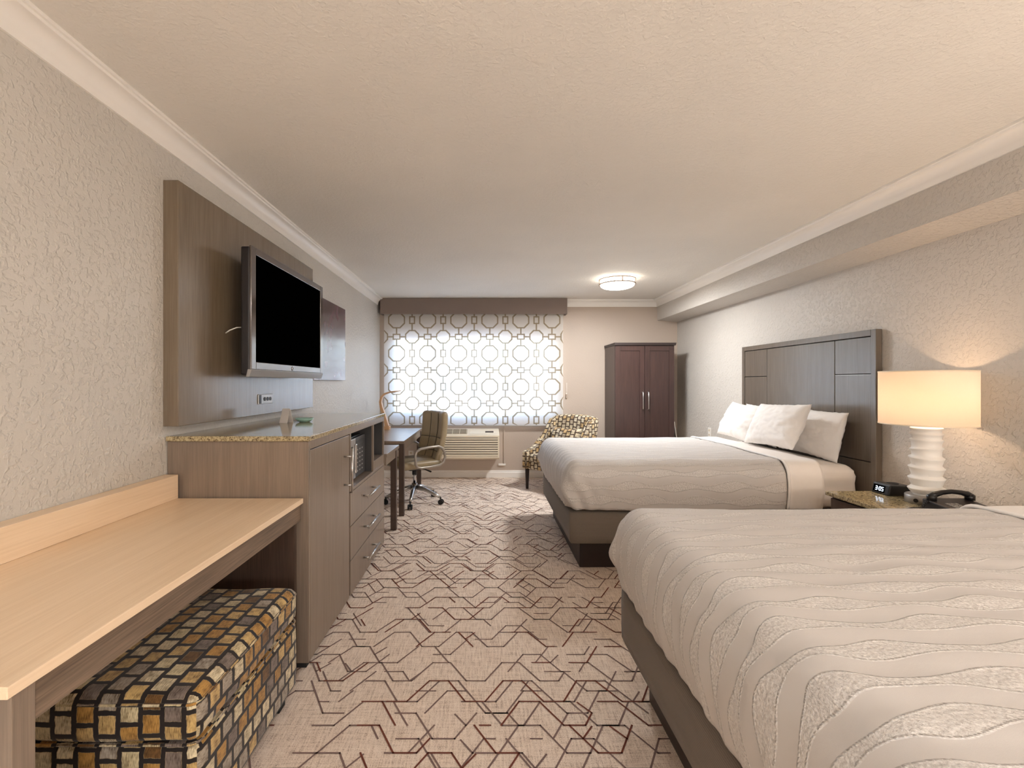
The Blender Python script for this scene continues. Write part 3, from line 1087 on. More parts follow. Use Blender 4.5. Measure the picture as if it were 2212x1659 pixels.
b.box(PX + 0.014, TX - 0.084, 2.96, 3.04, 1.62, 1.78, 0.003)
b.build('wall_mount', MAT['black'], tv)
MB().tube([(TX - 0.07, 2.52, 1.598), (TX - 0.085, 2.482, 1.592), (PX + 0.03, 2.462, 1.576), (PX + 0.004, 2.47, 1.562)], 0.003, 8).build('cable', MAT['white'], tv)
pic = thing('picture', 'unframed abstract print in muted purple and grey beyond the television', 'picture', (XL, 4.3, 1.325))
MB().box(XL, XL + 0.03, 3.86, 4.748, 1.325, 2.04, 0.002).build('canvas', MAT['art'], pic)

# ------------------------------------------------------------------ dresser with niches
DX, DY0, DY1 = -0.79, 2.118, 3.722
dr = thing('dresser', 'tall brown media dresser with granite top, open niches and three drawers', 'dresser', (-1.11, 2.92, 0.0))
b = MB()
b.box(XL + 0.002, DX, DY0, DY0 + 0.02, 0.035, 1.036, 0.0015)            # end panels
b.box(XL + 0.002, DX, DY1 - 0.02, DY1, 0.035, 1.036, 0.0015)
b.box(XL + 0.002, DX - 0.024, DY0 + 0.02, 2.775, 0.035, 1.036)          # behind the door
b.box(XL + 0.002, DX - 0.024, 2.775, DY1 - 0.02, 0.035, 0.655)          # behind the drawers
b.box(XL + 0.002, DX, 2.775, 2.795, 0.655, 1.0)                          # niche side
b.box(XL + 0.002, DX, DY0 + 0.02, DY1 - 0.02, 0.998, 1.036, 0.0015)     # top rail
b.box(XL + 0.002, DX, 2.795, DY1 - 0.02, 0.650, 0.668, 0.0015)          # niche floor
b.box(XL + 0.002, DX, 3.355, 3.375, 0.668, 0.998, 0.0015)               # divider
b.box(XL + 0.002, DX - 0.002, 3.375, DY1 - 0.02, 0.668, 0.735, 0.0015)  # step under the small niche
b.build('carcass', MAT['wood'], dr)
b = MB()
b.box(-1.398, -1.388, 2.795, 3.355, 0.668, 0.998)
b.box(-1.398, DX - 0.012, 2.7952, 2.799, 0.6682, 0.9978)
b.box(-1.398, DX - 0.012, 3.351, 3.3548, 0.6682, 0.9978)
b.box(-1.398, -1.388, 3.375, 3.70, 0.735, 0.998)
b.box(-1.398, DX - 0.012, 3.698, 3.7018, 0.7352, 0.9978)
b.box(-1.398, DX - 0.012, 3.3752, 3.379, 0.7352, 0.9978)
b.build('niche_lining', MAT['niche'], dr)
MB().box(XL + 0.002, DX + 0.008, DY0 - 0.012, DY1 + 0.004, 1.037, 1.060, 0.003).build('granite_top', MAT['granite'], dr)
door = MB().box(DX - 0.022, DX, DY0 + 0.022, 2.757, 0.038, 0.994, 0.0015).build('door', MAT['wood'], dr)
b = MB()
hb = DX + 0.046
b.cyl((hb, 2.655, 0.677), (hb, 2.655, 0.930), 0.0065, 12)
b.cyl((DX, 2.655, 0.722), (hb, 2.655, 0.722), 0.005, 10); b.cyl((DX, 2.655, 0.884), (hb, 2.655, 0.884), 0.005, 10)
b.build('handle', MAT['steel'], door)
for z0, z1 in ((0.449, 0.646), (0.245, 0.444), (0.038, 0.240)):
    d = MB().box(DX - 0.022, DX, 2.782, DY1 - 0.022, z0, z1, 0.0015).build('drawer', MAT['wood'], dr)
    zc = (z0 + z1) / 2 + 0.012
    b = MB()
    b.cyl((DX + 0.042, 3.055, zc), (DX + 0.042, 3.375, zc), 0.0078, 12)
    b.cyl((DX, 3.09, zc), (DX + 0.042, 3.09, zc), 0.006, 10); b.cyl((DX, 3.34, zc), (DX + 0.042, 3.34, zc), 0.006, 10)
    b.build('handle', MAT['steel'], d)
for x in (-1.38, DX - 0.05):
    for y in (DY0 + 0.05, DY1 - 0.06):
        MB().box(x - 0.02, x + 0.03, y - 0.025, y + 0.025, 0, 0.035).build('foot', MAT['rubber'], dr)

mw = thing('microwave', 'silver microwave oven with black keypad in the dresser niche', 'microwave', (-1.05, 3.06, 0.669))
MB().box(-1.22, -0.865, 2.82, 3.31, 0.675, 0.945, 0.006).build('body', MAT['black'], mw)
b = MB()
b.box(-0.865, -0.835, 2.82, 2.848, 0.680, 0.940, 0.004); b.box(-0.865, -0.835, 3.02, 3.06, 0.680, 0.940, 0.004)
b.box(-0.865, -0.835, 2.848, 3.02, 0.680, 0.726, 0.004); b.box(-0.865, -0.835, 2.848, 3.02, 0.892, 0.940, 0.004)
dm = b.build('door', MAT['silver'], mw)
MB().box(-0.864, -0.848, 2.848, 3.02, 0.726, 0.892).build('door_glass', MAT['black'], dm)
MB().box(-0.837, -0.822, 3.028, 3.052, 0.715, 0.905, 0.006).build('door_handle', MAT['chrome'], dm)
kp = MB().box(-0.865, -0.838, 3.062, 3.31, 0.680, 0.940, 0.003).build('control_panel', MAT['niche'], mw)
for r_ in range(6):
    for c_ in range(3):
        MB().box(-0.8385, -0.8370, 3.095 + c_ * 0.062, 3.125 + c_ * 0.062, 0.712 + r_ * 0.028, 0.720 + r_ * 0.028).build('button', MAT['silver'], kp)
MB().box(-0.8385, -0.8370, 3.095, 3.255, 0.888, 0.918).build('display', MAT['black'], kp)
for x in (-1.2, -0.9):
    for y in (2.85, 3.28):
        MB().cyl((x, y, 0.669), (x, y, 0.676), 0.012, 10).build('foot', MAT['rubber'], mw)
ib = thing('ice_bucket', 'white lidded ice bucket in the small dresser niche', 'ice bucket', (-0.94, 3.47, 0.736))
MB().lathe([(0.062, 0.736), (0.075, 0.86), (0.075, 0.87)], (-0.94, 3.47), 32).build('bucket', MAT['white'], ib)
MB().lathe([(0.078, 0.87), (0.078, 0.885), (0.05, 0.90), (0.012, 0.905), (0.012, 0.922), (0.002, 0.924)], (-0.94, 3.47), 32).build('lid', MAT['white'], ib)

# on the granite
tc = thing('tent_card', 'folded white card standing on the dresser granite beside the dish', 'card', (-1.19, 2.83, 1.06), 0.0, local=True)
tc.rotation_euler = (0, 0, math.radians(-22))
b = MB()
for s in (1, -1):
    b.prism([(s * 0.024, 0.0), (s * 0.0258, 0.0), (0.0009 * s + 0.0, 0.085), (-0.0004 * s, 0.085)], 'x', -0.03, 0.03)
b.build('card', MAT['card'], tc)
ds = thing('glass_dish', 'shallow pale green glass dish on the dresser granite', 'dish', (-1.10, 2.88, 1.06), local=True)
MB().lathe([(0.002, 0.0), (0.028, 0.0), (0.044, 0.010), (0.056, 0.024), (0.053, 0.024), (0.042, 0.013), (0.026, 0.004), (0.002, 0.004)], (0, 0), 36, cap=False).build('bowl', MAT['dish'], ds)

# ------------------------------------------------------------------ bench shelf and ottoman
be = thing('luggage_bench', 'long blond wood topped luggage bench against the wall by the dresser', 'bench', (-1.12, 1.46, 0.0))
BF = -0.807
MB().box(XL + 0.002, BF, 0.795, 2.100, 0.762, 0.784, 0.0015).build('top', MAT['blond'], be)
MB().box(XL + 0.002, -1.367, 0.795, 2.100, 0.7845, 0.890, 0.0015).build('backsplash', MAT['blond'], be)
MB().box(BF - 0.035, BF - 0.013, 0.857, 2.100, 0.684, 0.7615, 0.0015).build('apron', MAT['wood_y'], be)
MB().box(XL + 0.002, BF - 0.010, 0.812, 0.856, 0.0, 0.7615, 0.0015).build('end_panel', MAT['wood'], be)
MB().box(XL + 0.002, BF - 0.030, 2.078, 2.100, 0.0, 0.7615, 0.0015).build('end_panel', MAT['wood_dk'], be)

ot = thing('ottoman', 'boxy block patterned ottoman tucked under the bench', 'ottoman', (-1.05, 1.59, 0.0))
def ofn(p, n):
    e = 0.006 * nz(p.x * 5, p.y * 5, p.z * 5)
    cx = 1 - min(1, abs(p.x + 1.055) / 0.3); cy = 1 - min(1, abs(p.y - 1.59) / 0.34)
    if n.z > 0.8:
        e += 0.014 * math.sqrt(max(0, cx * cy))
    return e
MB().rdense((-1.35, 1.250, 0.332), (-0.762, 1.930, 0.462), 0.032, 0.02, fn=ofn).build('cushion', MAT['blocks'], ot)
MB().rdense((-1.35, 1.252, 0.062), (-0.762, 1.928, 0.333), 0.028, 0.02, fn=lambda p, n: 0.003 * nz(p.x * 6, p.y * 6, p.z * 6)).build('body', MAT['blocks'], ot)
b = MB()
def loop_pts(z, o=0.002, r=0.03):
    x0, x1, y0, y1 = -1.35 - o, -0.762 + o, 1.250 - o, 1.930 + o
    pts = []
    for (cx, cy, a0) in ((x1 - r, y1 - r, 0), (x0 + r, y1 - r, PI / 2), (x0 + r, y0 + r, PI), (x1 - r, y0 + r, 1.5 * PI)):
        for i in range(5):
            a = a0 + PI / 2 * i / 4
            pts.append((cx + r * math.cos(a), cy + r * math.sin(a), z))
    return pts
b.tube(loop_pts(0.440, -0.002), 0.0045, 6, closed=True)
b.tube(loop_pts(0.332, -0.004), 0.004, 6, closed=True)
b.build('piping', MAT['blocks'], ot)
for x in (-1.30, -0.83):
    for y in (1.31, 1.87):
        MB().prism([(x - 0.028, y - 0.028), (x + 0.028, y - 0.028), (x + 0.028, y + 0.028), (x - 0.028, y + 0.028)], 'z', 0.0, 0.068, bev=0.003).build('foot', MAT['rubber'], ot)

# ------------------------------------------------------------------ desk, console, lamp, office chair
def table(name, label, cat, y0, y1, xf, top, leg_y, lw=0.05, wood='wood_dk', near_legs=True):
    t = thing(name, label, cat, ((XL + xf) / 2, (y0 + y1) / 2, 0.0))
    MB().box(XL + 0.004, xf, y0, y1, top - 0.028, top, 0.002).build('top', MAT['wood'], t)
    b = MB()
    b.box(XL + 0.03, xf - 0.012, leg_y[0] + 0.01, leg_y[0] + 0.03, top - 0.095, top - 0.0285)
    b.box(XL + 0.03, xf - 0.012, leg_y[1] - 0.03, leg_y[1] - 0.01, top - 0.095, top - 0.0285)
    b.box(xf - 0.030, xf - 0.010, y0 + 0.02, y1 - 0.02, top - 0.095, top - 0.0285)
    b.box(XL + 0.010, XL + 0.030, y0 + 0.02, y1 - 0.02, top - 0.095, top - 0.0285)
    b.build('apron', MAT['wood'], t)
    for x in (XL + 0.02, xf - lw - 0.003):
        for y in ((leg_y[0], leg_y[1] - lw) if near_legs else (leg_y[1] - lw,)):
            MB().box(x, x + lw, y, y + lw, 0.0, top - 0.0285, 0.002).build('leg', MAT[wood], t)
    return t
table('desk', 'dark legged writing desk under the window end of the wall', 'desk', 4.555, 5.86, -0.775, 0.735, (4.57, 5.85))
table('console_table', 'narrow dark wood table squeezed between the dresser and the desk', 'table', 3.728, 4.27, -0.769, 0.735, (3.74, 4.185), near_legs=False)

LX, LY, LZ = -1.18, 5.68, 0.735
dl = thing('desk_lamp', 'slim bent wood desk lamp arching over the desk', 'desk lamp', (LX, LY, LZ))
MB().box(LX - 0.035, LX + 0.045, LY - 0.045, LY + 0.045, LZ, LZ + 0.045, 0.004).build('base', MAT['ply'], dl)
path = [(0.012, 0.045), (-0.005, 0.11), (-0.03, 0.19), (-0.058, 0.275), (-0.068, 0.335), (-0.055, 0.39), (-0.02, 0.43), (0.04, 0.452), (0.11, 0.462), (0.175, 0.466)]
b = MB()
prev = None
wd = [0.036, 0.034, 0.032, 0.03, 0.03, 0.03, 0.03, 0.03, 0.03, 0.03]
for i, (dx_, dz_) in enumerate(path):
    if i == 0:
        tx, tz = path[1][0] - dx_, path[1][1] - dz_
    elif i == len(path) - 1:
        tx, tz = dx_ - path[i - 1][0], dz_ - path[i - 1][1]
    else:
        tx, tz = path[i + 1][0] - path[i - 1][0], path[i + 1][1] - path[i - 1][1]
    L_ = math.hypot(tx, tz); nx_, nz_ = -tz / L_ , tx / L_
    th = 0.020 - 0.0016 * i
    c4 = []
    for sy, st in ((-1, -1), (1, -1), (1, 1), (-1, 1)):
        c4.append(b.bm.verts.new((LX + dx_ + nx_ * st * th, LY + sy * wd[i], LZ + dz_ + nz_ * st * th)))
    if prev:
        for q in range(4):
            f = b.bm.faces.new((prev[q], prev[(q + 1) % 4], c4[(q + 1) % 4], c4[q])); f.smooth = False
    else:
        b.bm.faces.new(c4)
    prev = c4
b.bm.faces.new(prev)
bmesh.ops.recalc_face_normals(b.bm, faces=b.bm.faces[:])
b.build('arm', MAT['ply'], dl)
MB().box(LX + 0.05, LX + 0.17, LY - 0.02, LY + 0.02, LZ + 0.444, LZ + 0.452, 0.002).build('light_strip', MAT['white'], dl)

oc = thing('office_chair', 'olive tan leather swivel office chair with chrome five star base at the desk', 'chair', (-0.755, 5.12, 0.0), math.radians(-52), local=True)
# local frame: the chair faces -Y
def seatfn(p, n):
    e = 0.0
    if n.z > 0.5:
        e += 0.012 * math.cos(p.x / 0.25 * PI / 2) - 0.006 * (1 if abs((p.x + 0.25) % 0.165 - 0.0) < 0.008 else 0)
    return e
MB().rdense((-0.24, -0.26, 0.395), (0.24, 0.22, 0.475), 0.038, 0.022, fn=seatfn).build('seat', MAT['leather'], oc)
def backshape(b, z0, z1, y_of, half, th):
    """padded back, curved, as a dense rounded slab then bent"""
    b.rdense((-half, -th / 2, z0), (half, th / 2, z1), th * 0.46, 0.02,
             fn=lambda p, n: (-0.007 if (n.y < -0.5 and (min(abs(p.x - 0.075), abs(p.x + 0.075)) < 0.012 or min(abs(p.z - 0.70), abs(p.z - 0.56)) < 0.011)) else 0.0))
    for v in b.bm.verts:
        z = v.co.z
        v.co.y += y_of(z) - 0.05 * (v.co.x / half) ** 2 * (1 if True else 0)
        if z > z1 - 0.12:
            pass
yo = lambda z: 0.205 + 0.10 * ((z - 0.45) / 0.55) + 0.03 * math.sin((z - 0.45) / 0.55 * PI)
bk = MB(); backshape(bk, 0.42, 0.985, yo, 0.225, 0.085)
bk = bk.build('backrest', MAT['leather'], oc)
sm = MB()
for xx in (-0.075, 0.075):
    sm.tube([(xx, yo(z) - 0.0405 - 0.05 * (xx / 0.225) ** 2, z) for z in [0.46 + 0.05 * i for i in range(11)]], 0.0035, 6)
for zz in (0.70, 0.56):
    sm.tube([(x, yo(zz) - 0.0405 - 0.05 * (x / 0.225) ** 2, zz) for x in [-0.20 + 0.05 * i for i in range(9)]], 0.0035, 6)
sm.build('seam', MAT['leather_dk'], bk)
for s in (-1, 1):
    x = s * 0.262
    pts = [(0.205, 0.45), (0.225, 0.50), (0.215, 0.56), (0.19, 0.60), (0.14, 0.625), (0.02, 0.622), (-0.08, 0.612), (-0.125, 0.59), (-0.14, 0.55), (-0.135, 0.46), (-0.115, 0.425), (-0.07, 0.415), (0.05, 0.415), (0.16, 0.425)]
    MB().tube([(x, y, z) for y, z in pts], 0.0135, 10, closed=True).build('armrest', MAT['armgrey'], oc)
MB().box(-0.11, 0.11, -0.12, 0.12, 0.365, 0.395, 0.008).build('seat_mechanism', MAT['black'], oc)
MB().tube([(0.02, 0, 0.375), (0.14, 0.05, 0.37), (0.24, 0.06, 0.36)], [0.007, 0.006, 0.01], 8).build('tilt_lever', MAT['black'], oc)
b = MB(); b.cyl((0, 0, 0.20), (0, 0, 0.37), 0.016, 14); b.build('gas_column', MAT['chrome'], oc)
MB().cyl((0, 0, 0.30), (0, 0, 0.366), 0.026, 14).build('column_sleeve', MAT['black'], oc)
ang0 = math.radians(-90) + math.radians(52)
MB().cyl((0, 0, 0.105), (0, 0, 0.21), 0.031, 16).build('base_hub', MAT['chrome'], oc)
for i in range(5):
    a = ang0 + i * 2 * PI / 5
    ca, sa = math.cos(a), math.sin(a)
    lg = MB().tube([(ca * 0.02, sa * 0.02, 0.165), (ca * 0.12, sa * 0.12, 0.148), (ca * 0.25, sa * 0.25, 0.100), (ca * 0.305, sa * 0.305, 0.075)], [0.026, 0.023, 0.018, 0.014], 10).build('base_spoke', MAT['steel'], oc)
    c = MB()
    tx, ty = -sa, ca
    for s in (-1, 1):
        ox, oy = ca * 0.312 + tx * 0.014 * s, sa * 0.312 + ty * 0.014 * s
        c.cyl((ox - tx * 0.009, oy - ty * 0.009, 0.027), (ox + tx * 0.009, oy + ty * 0.009, 0.027), 0.027, 18)
    c.cyl((ca * 0.308, sa * 0.308, 0.03), (ca * 0.308, sa * 0.308, 0.078), 0.008, 8)
    c.build('caster', MAT['rubber'], lg)

# ------------------------------------------------------------------ armchair and its cushion
ach = thing('armchair', 'low block patterned armchair with sloping arms and dark legs by the window', 'armchair', (0.94, 5.745, 0.0), math.radians(-48), local=True)
HW = 0.335
MB().rdense((-HW + 0.02, -0.30, 0.245), (HW - 0.02, 0.24, 0.34), 0.02, 0.025).build('seat_frame', MAT['blocks_s'], ach)
MB().rdense((-HW + 0.075, -0.315, 0.335), (HW - 0.075, 0.17, 0.43), 0.035, 0.022, fn=lambda p, n: 0.015 * max(0, n.z) * math.cos(p.x / 0.27 * PI / 2)).build('seat_cushion', MAT['blocks_s'], ach)
b = MB().rdense((-HW, 0.0, 0.27), (HW, 0.13, 0.90), 0.045, 0.025)
for v in b.bm.verts:
    z = v.co.z
    v.co.y += 0.15 + 0.12 * ((z - 0.27) / 0.63) - 0.05 * (v.co.x / HW) ** 2
    if z > 0.5:
        v.co.x *= 1 + 0.02 * (z - 0.5)
    v.co.z += -0.035 * abs(v.co.x / HW) ** 3 * max(0, (z - 0.6) / 0.3)
b.build('backrest', MAT['blocks_s'], ach)
top = [(-0.335, 0.462), (-0.25, 0.478), (-0.16, 0.502), (-0.08, 0.535), (0.0, 0.59), (0.07, 0.67), (0.13, 0.765), (0.18, 0.84), (0.25, 0.85)]
poly = [(0.25, 0.25)] + [(-0.335, 0.25)] + top
for s in (-1, 1):
    xa, xb_ = sorted((s * HW, s * (HW - 0.08)))
    o_ = MB().prism(poly, 'x', xa, xb_, bev=0.018, seg=3).build('armrest', MAT['blocks_s'], ach)
    smooth_angle(o_, 50)
for sx in (-1, 1):
    for sy, sp in ((-0.285, 0.0), (0.22, 0.05)):
        x = sx * (HW - 0.045)
        MB().tube([(x, sy + sp, 0.0), (x, sy, 0.255)], [0.017, 0.026], 10).build('leg', MAT['plinth'], ach)

def pillow_mesh(W, Hh, Tk, seed, tuft=0.0, power=0.5):
    b = MB(); bm = b.bm
    n, m = 48, 36
    rg = seed * 13.7
    for side in (-1, 1):
        g = []
        for i in range(n + 1):
            row = []
            for j in range(m + 1):
                u = -1 + 2 * i / n; v = -1 + 2 * j / m
                ed = max(0.0, (1 - abs(u) ** 2.6) * (1 - abs(v) ** 2.6))
                t_ = Tk / 2 * ed ** power
                pinx = 1 - 0.055 * (1 - v * v)
                pinz = 1 - 0.075 * (1 - u * u)
                x = u * W / 2 * pinx
                z = Hh / 2 + v * Hh / 2 * pinz
                wr = 0.014 * nz(u * 2.2 + rg, v * 2.2, side * 3.1) + 0.010 * abs(nz(u * 3.4 + rg + v * 1.5, v * 4.2 - u * 1.2, side * 5.3)) + 0.005 * nz(u * 8 + rg, v * 6, side * 7.7)
                rim = 0.004 * nz(u * 9 + rg, v * 9, 1.0)
                y = side * (t_ + wr * min(1, ed * 3)) 
                row.append(bm.verts.new((x + rim, y, z + rim)))
            g.append(row)
        for i in range(n):
            for j in range(m):
                q = (g[i][j], g[i + 1][j], g[i + 1][j + 1], g[i][j + 1])
                f = bm.faces.new(q if side < 0 else q[::-1]); f.smooth = True
                for l in f.loops:
                    l[b.uv].uv = (l.vert.co.x, l.vert.co.z)
                b.uvdone.add(f)
    bmesh.ops.remove_doubles(bm, verts=bm.verts[:], dist=0.0004)
    return b
lc = pillow_mesh(0.44, 0.30, 0.15, 9, power=0.42).build('lumbar_cushion', MAT['blocks_s'])
tag(lc, 'small block patterned lumbar cushion leaning in the armchair', 'cushion')
th = math.radians(-48)
lp = Vector((0.0, 0.045, 0.452))
lc.location = Vector((0.94, 5.745, 0)) + Matrix.Rotation(th, 3, 'Z') @ lp
lc.rotation_euler = (math.radians(-15), 0, th)

# ------------------------------------------------------------------ wardrobe
wd_ = thing('wardrobe', 'dark espresso two door wardrobe in the corner beyond the far bed', 'wardrobe', (2.04, 6.2, 0.0))
A0, A1, AY0, AY1, AZ = 1.6626, 2.412, 5.936, YB - 0.02, 1.775
MB().box(A0, A1, AY0 + 0.022, AY1, 0.0, AZ, 0.002).build('carcass', MAT['espresso'], wd_)
MB().prism([(A0 - 0.006, AZ), (A1 + 0.012, AZ), (A1 + 0.020, AZ + 0.032), (A0 - 0.010, AZ + 0.032)], 'y', AY0 - 0.014, AY1).build('top', MAT['plinth'], wd_)
xm = 1045 + 0
xm = (1392.8 - 1045) * AY0 / F_PX
for x0, x1, hx in ((A0 + 0.003, xm - 0.002, xm - 0.030), (xm + 0.002, A1 - 0.003, xm + 0.040)):
    b = MB()
    z0, z1, fw = 0.06, AZ - 0.006, 0.062
    b.box(x0, x0 + fw, AY0, AY0 + 0.021, z0, z1, 0.0015); b.box(x1 - fw, x1, AY0, AY0 + 0.021, z0, z1, 0.0015)
    b.box(x0 + fw, x1 - fw, AY0, AY0 + 0.021, z0, z0 + fw, 0.0015); b.box(x0 + fw, x1 - fw, AY0, AY0 + 0.021, z1 - fw, z1, 0.0015)
    b.box(x0 + fw, x1 - fw, AY0 + 0.009, AY0 + 0.020, z0 + fw, z1 - fw)
    d = b.build('door', MAT['espresso'], wd_)
    b = MB()
    yh = AY0 - 0.030
    b.tube([(hx, AY0, 0.965), (hx, yh, 0.975), (hx, yh, 1.175), (hx, AY0, 1.185)], 0.0065, 10)
    b.build('handle', MAT['steel'], d)
lpn = thing('leaning_board', 'white edged board standing in the gap between wardrobe and wall', 'board', (2.5, 6.25, 0.0))
b = MB().box(2.452, 2.466, 6.06, 6.44, 0.0, 0.80, 0.002)
for v in b.bm.verts:
    v.co.x += 0.12 * (0.80 - v.co.z) / 0.80 * 1.0
b.build('board', MAT['white'], lpn)

# ------------------------------------------------------------------ beds
def make_bed(y0, y1, where):
    """y0, y1 = sides of the base"""
    cy = (y0 + y1) / 2
    bed = thing('bed', 'bed with taupe cloth base %s' % where, 'bed', (1.6, cy, 0.0))
    b = MB().rdense((0.59, y0, 0.20), (2.60, y1, 0.418), 0.012, 0.05)
    b.build('base', MAT['base'], bed)
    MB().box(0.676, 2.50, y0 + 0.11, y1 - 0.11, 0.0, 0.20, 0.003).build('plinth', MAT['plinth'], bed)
    def mfn(p, n):
        e = 0.0
        if p.x > 2.2 and abs(n.y) > 0.5:
            e = 0.0045 * math.sin(p.z * 2 * PI / 0.034 + 2.5 * nz(p.x * 3, p.z * 2)) * (0.4 + 0.6 * abs(nz(p.x * 2, p.z * 9)) * 2)
        return e + 0.003 * nz(p.x * 4, p.y * 4, p.z * 4)
    MB().rdense((0.605, y0 + 0.026, 0.4195), (2.595, y1 - 0.026, 0.730), 0.085, 0.025 , fn=mfn).build('mattress', MAT['mattress'], bed)
    return bed

def make_spread(y0, y1):
    X0, X1 = 0.558, 2.048
    zt_, zb_ = 0.764, 0.434
    def fn(p, n):
        drop = max(0.0, min(1.0, (zt_ - 0.05 - p.z) / 0.28))
        e = 0.006 * nz(p.x * 3.1, p.y * 3.1, p.z * 3.1) + 0.003 * nz(p.x * 9, p.y * 9, p.z * 9)
        wz_ = max(0.0, min(1.0, (n.z - 0.45) / 0.5))
        wf_ = max(0.0, min(1.0, (-n.x - 0.15) / 0.6))
        ws_ = max(0.0, min(1.0, (abs(n.y) - 0.15) / 0.6))
        if wz_ > 0:
            e += wz_ * 0.007 * math.sin(max(0, min(1, (p.y - y0) / (y1 - y0))) * PI) + wz_ * 0.0018 * math.sin(p.y * 2 * PI / 0.093 + 4 * nz(p.x * 2, p.y * 0.5))
        if wf_ > 0:
            e += wf_ * (0.0022 * math.sin(p.y * 2 * PI / 0.093 + 2.0 * nz(p.y * 3, p.z * 4)) + 0.004 * nz(p.y * 11, p.z * 2.5)) * (0.25 + drop)
            e += wf_ * 0.018 * math.sin(min(1, drop) * PI)
        if ws_ > 0:
            e += 0.016 * math.sin(min(1, drop) * PI) * ws_
            # gathered folds by the foot corner
            d = p.x - X0
            if d < 0.34:
                fade = (1 - d / 0.34)
                e += 0.020 * fade * math.sin((d * 1.0 - (zt_ - p.z) * 0.45) * 2 * PI / 0.105) * min(1.0, drop * 1.6)
            e += 0.003 * math.sin(p.x * 2 * PI / 0.31 + 5 * nz(p.x, p.z * 2)) * drop
        # hem rises and falls a little
        return e
    b = MB().rdense((X0, y0 - 0.012, zb_), (X1, y1 + 0.012, zt_), 0.11, 0.018, faces=['-x', '-y', '+y', '+z'], fn=fn)
    for v in b.bm.verts:
        if v.co.z < zb_ + 0.12:
            k_ = (zb_ + 0.12 - v.co.z) / 0.12
            v.co.z += k_ * (0.008 * nz(v.co.x * 2.7, v.co.y * 2.7, 4.0))
            c = Vector((1.3, (y0 + y1) / 2, 0))
            # the hem tucks inwards towards the base
            if v.co.x < 0.62:
                v.co.x += 0.012 * k_
    o = b.build('bedspread', MAT['quilt'])
    s = o.modifiers.new('cloth', 'SOLIDIFY'); s.thickness = 0.006; s.offset = -1
    return o

def make_fold(y0, y1):
    zt_ = 0.767
    def fn(p, n):
        drop = max(0.0, min(1.0, (zt_ - 0.05 - p.z) / 0.28))
        e = 0.004 * nz(p.x * 5, p.y * 5, p.z * 5)
        if abs(n.y) > 0.4:
            e += 0.018 * math.sin(min(1, drop) * PI) * abs(n.y) + 0.0035 * math.sin(p.x * 2 * PI / 0.052 + 3 * nz(p.x * 4, p.z * 3)) * drop
        if n.z > 0.7:
            e += 0.007 * math.sin((p.y - y0) / (y1 - y0) * PI)
        return e
    b = MB().rdense((2.066, y0 - 0.016, 0.436), (2.295, y1 + 0.016, zt_), 0.085, 0.018, faces=['-y', '+y', '+z'], fn=fn)
    o = b.build('folded_sheet', MAT['sheet'])
    s = o.modifiers.new('cloth', 'SOLIDIFY'); s.thickness = 0.006; s.offset = -1
    # crisp turned edge
    r = 0.085
    ya, yb_ = y0 - 0.016, y1 + 0.016
    xe = 2.061
    prof = []
    for i in range(9):                                   # up one side
        prof.append(((0, -1, 0), ya, 0.445 + (zt_ - r - 0.445) * i / 8))
    for i in range(1, 7):
        a = PI / 2 * i / 6
        prof.append(((0, -math.cos(a), math.sin(a)), ya + r - r * math.cos(a), zt_ - r + r * math.sin(a)))
    for i in range(1, 41):
        prof.append(((0, 0, 1), ya + r + (yb_ - ya - 2 * r) * i / 40, zt_))
    for i in range(1, 7):
        a = PI / 2 * i / 6
        prof.append(((0, math.sin(a), math.cos(a)), yb_ - r + r * math.sin(a), zt_ - r + r * math.cos(a)))
    for i in range(1, 9):
        prof.append(((0, 1, 0), yb_, zt_ - r - (zt_ - r - 0.445) * i / 8))
    pts = []
    for n_, y, z in prof:
        n_ = Vector(n_)
        p = Vector((2.066, y, z))
        p = p + n_ * (fn(p, n_) + 0.001)
        pts.append((xe, p.y, p.z))
    MB().tube(pts, 0.009, 8).build('turned_edge', MAT['pillow'], o)
    return o

FY0, FY1 = 3.198, 4.692
NY0, NY1 = 0.535, 2.029
make_bed(FY0, FY1, 'farther from the camera, below the tall headboard')
make_bed(NY0, NY1, 'nearest the camera, opposite the bench')
sp = make_spread(FY0, FY1)
tag(sp, 'white wave patterned bedspread on the far bed', 'bedspread', 'white bedspreads')
sp2 = sp.copy(); COL.objects.link(sp2)
sp2.location.y += NY0 - FY0
sp2.location.z += 0.015            # a plumper bed
tag(sp2, 'white wave patterned bedspread on the near bed in the foreground', 'bedspread', 'white bedspreads')
fs = make_fold(FY0, FY1)
tag(fs, 'white folded down sheet band on the far bed below the pillows', 'sheet', 'folded sheets')
fs2 = copy_tree(fs)
fs2.location.y += NY0 - FY0
fs2.location.z += 0.015
tag(fs2, 'white folded down sheet band on the near bed beside the telephone', 'sheet', 'folded sheets')

# headboard of the far bed
HX = 2.622
hbd = thing('headboard', 'tall grey brown panelled headboard on the wall behind the far bed', 'headboard', (XR, 3.944, 0.3))
HY0, HY1, HZ0, HZ1 = 3.132, 4.756, 0.30, 1.660
MB().box(HX + 0.012, XR, HY0 + 0.01, HY1 - 0.01, HZ0, HZ1 - 0.01).build('backing', MAT['groove'], hbd)
b = MB()
fw = 0.042
b.box(HX - 0.006, XR - 0.004, HY0, HY0 + fw, HZ0, HZ1, 0.002); b.box(HX - 0.006, XR - 0.004, HY1 - fw, HY1, HZ0, HZ1, 0.002)
b.box(HX - 0.006, XR - 0.004, HY0 + fw, HY1 - fw, HZ1 - fw, HZ1, 0.002)
b.build('frame', MAT['head'], hbd)
g = 0.003
ya, yb_ = HY0 + fw + g, HY1 - fw - g
c1, c2 = 3.507, 4.348
zs = [HZ0, 0.762, 1.360, HZ1 - fw - g]
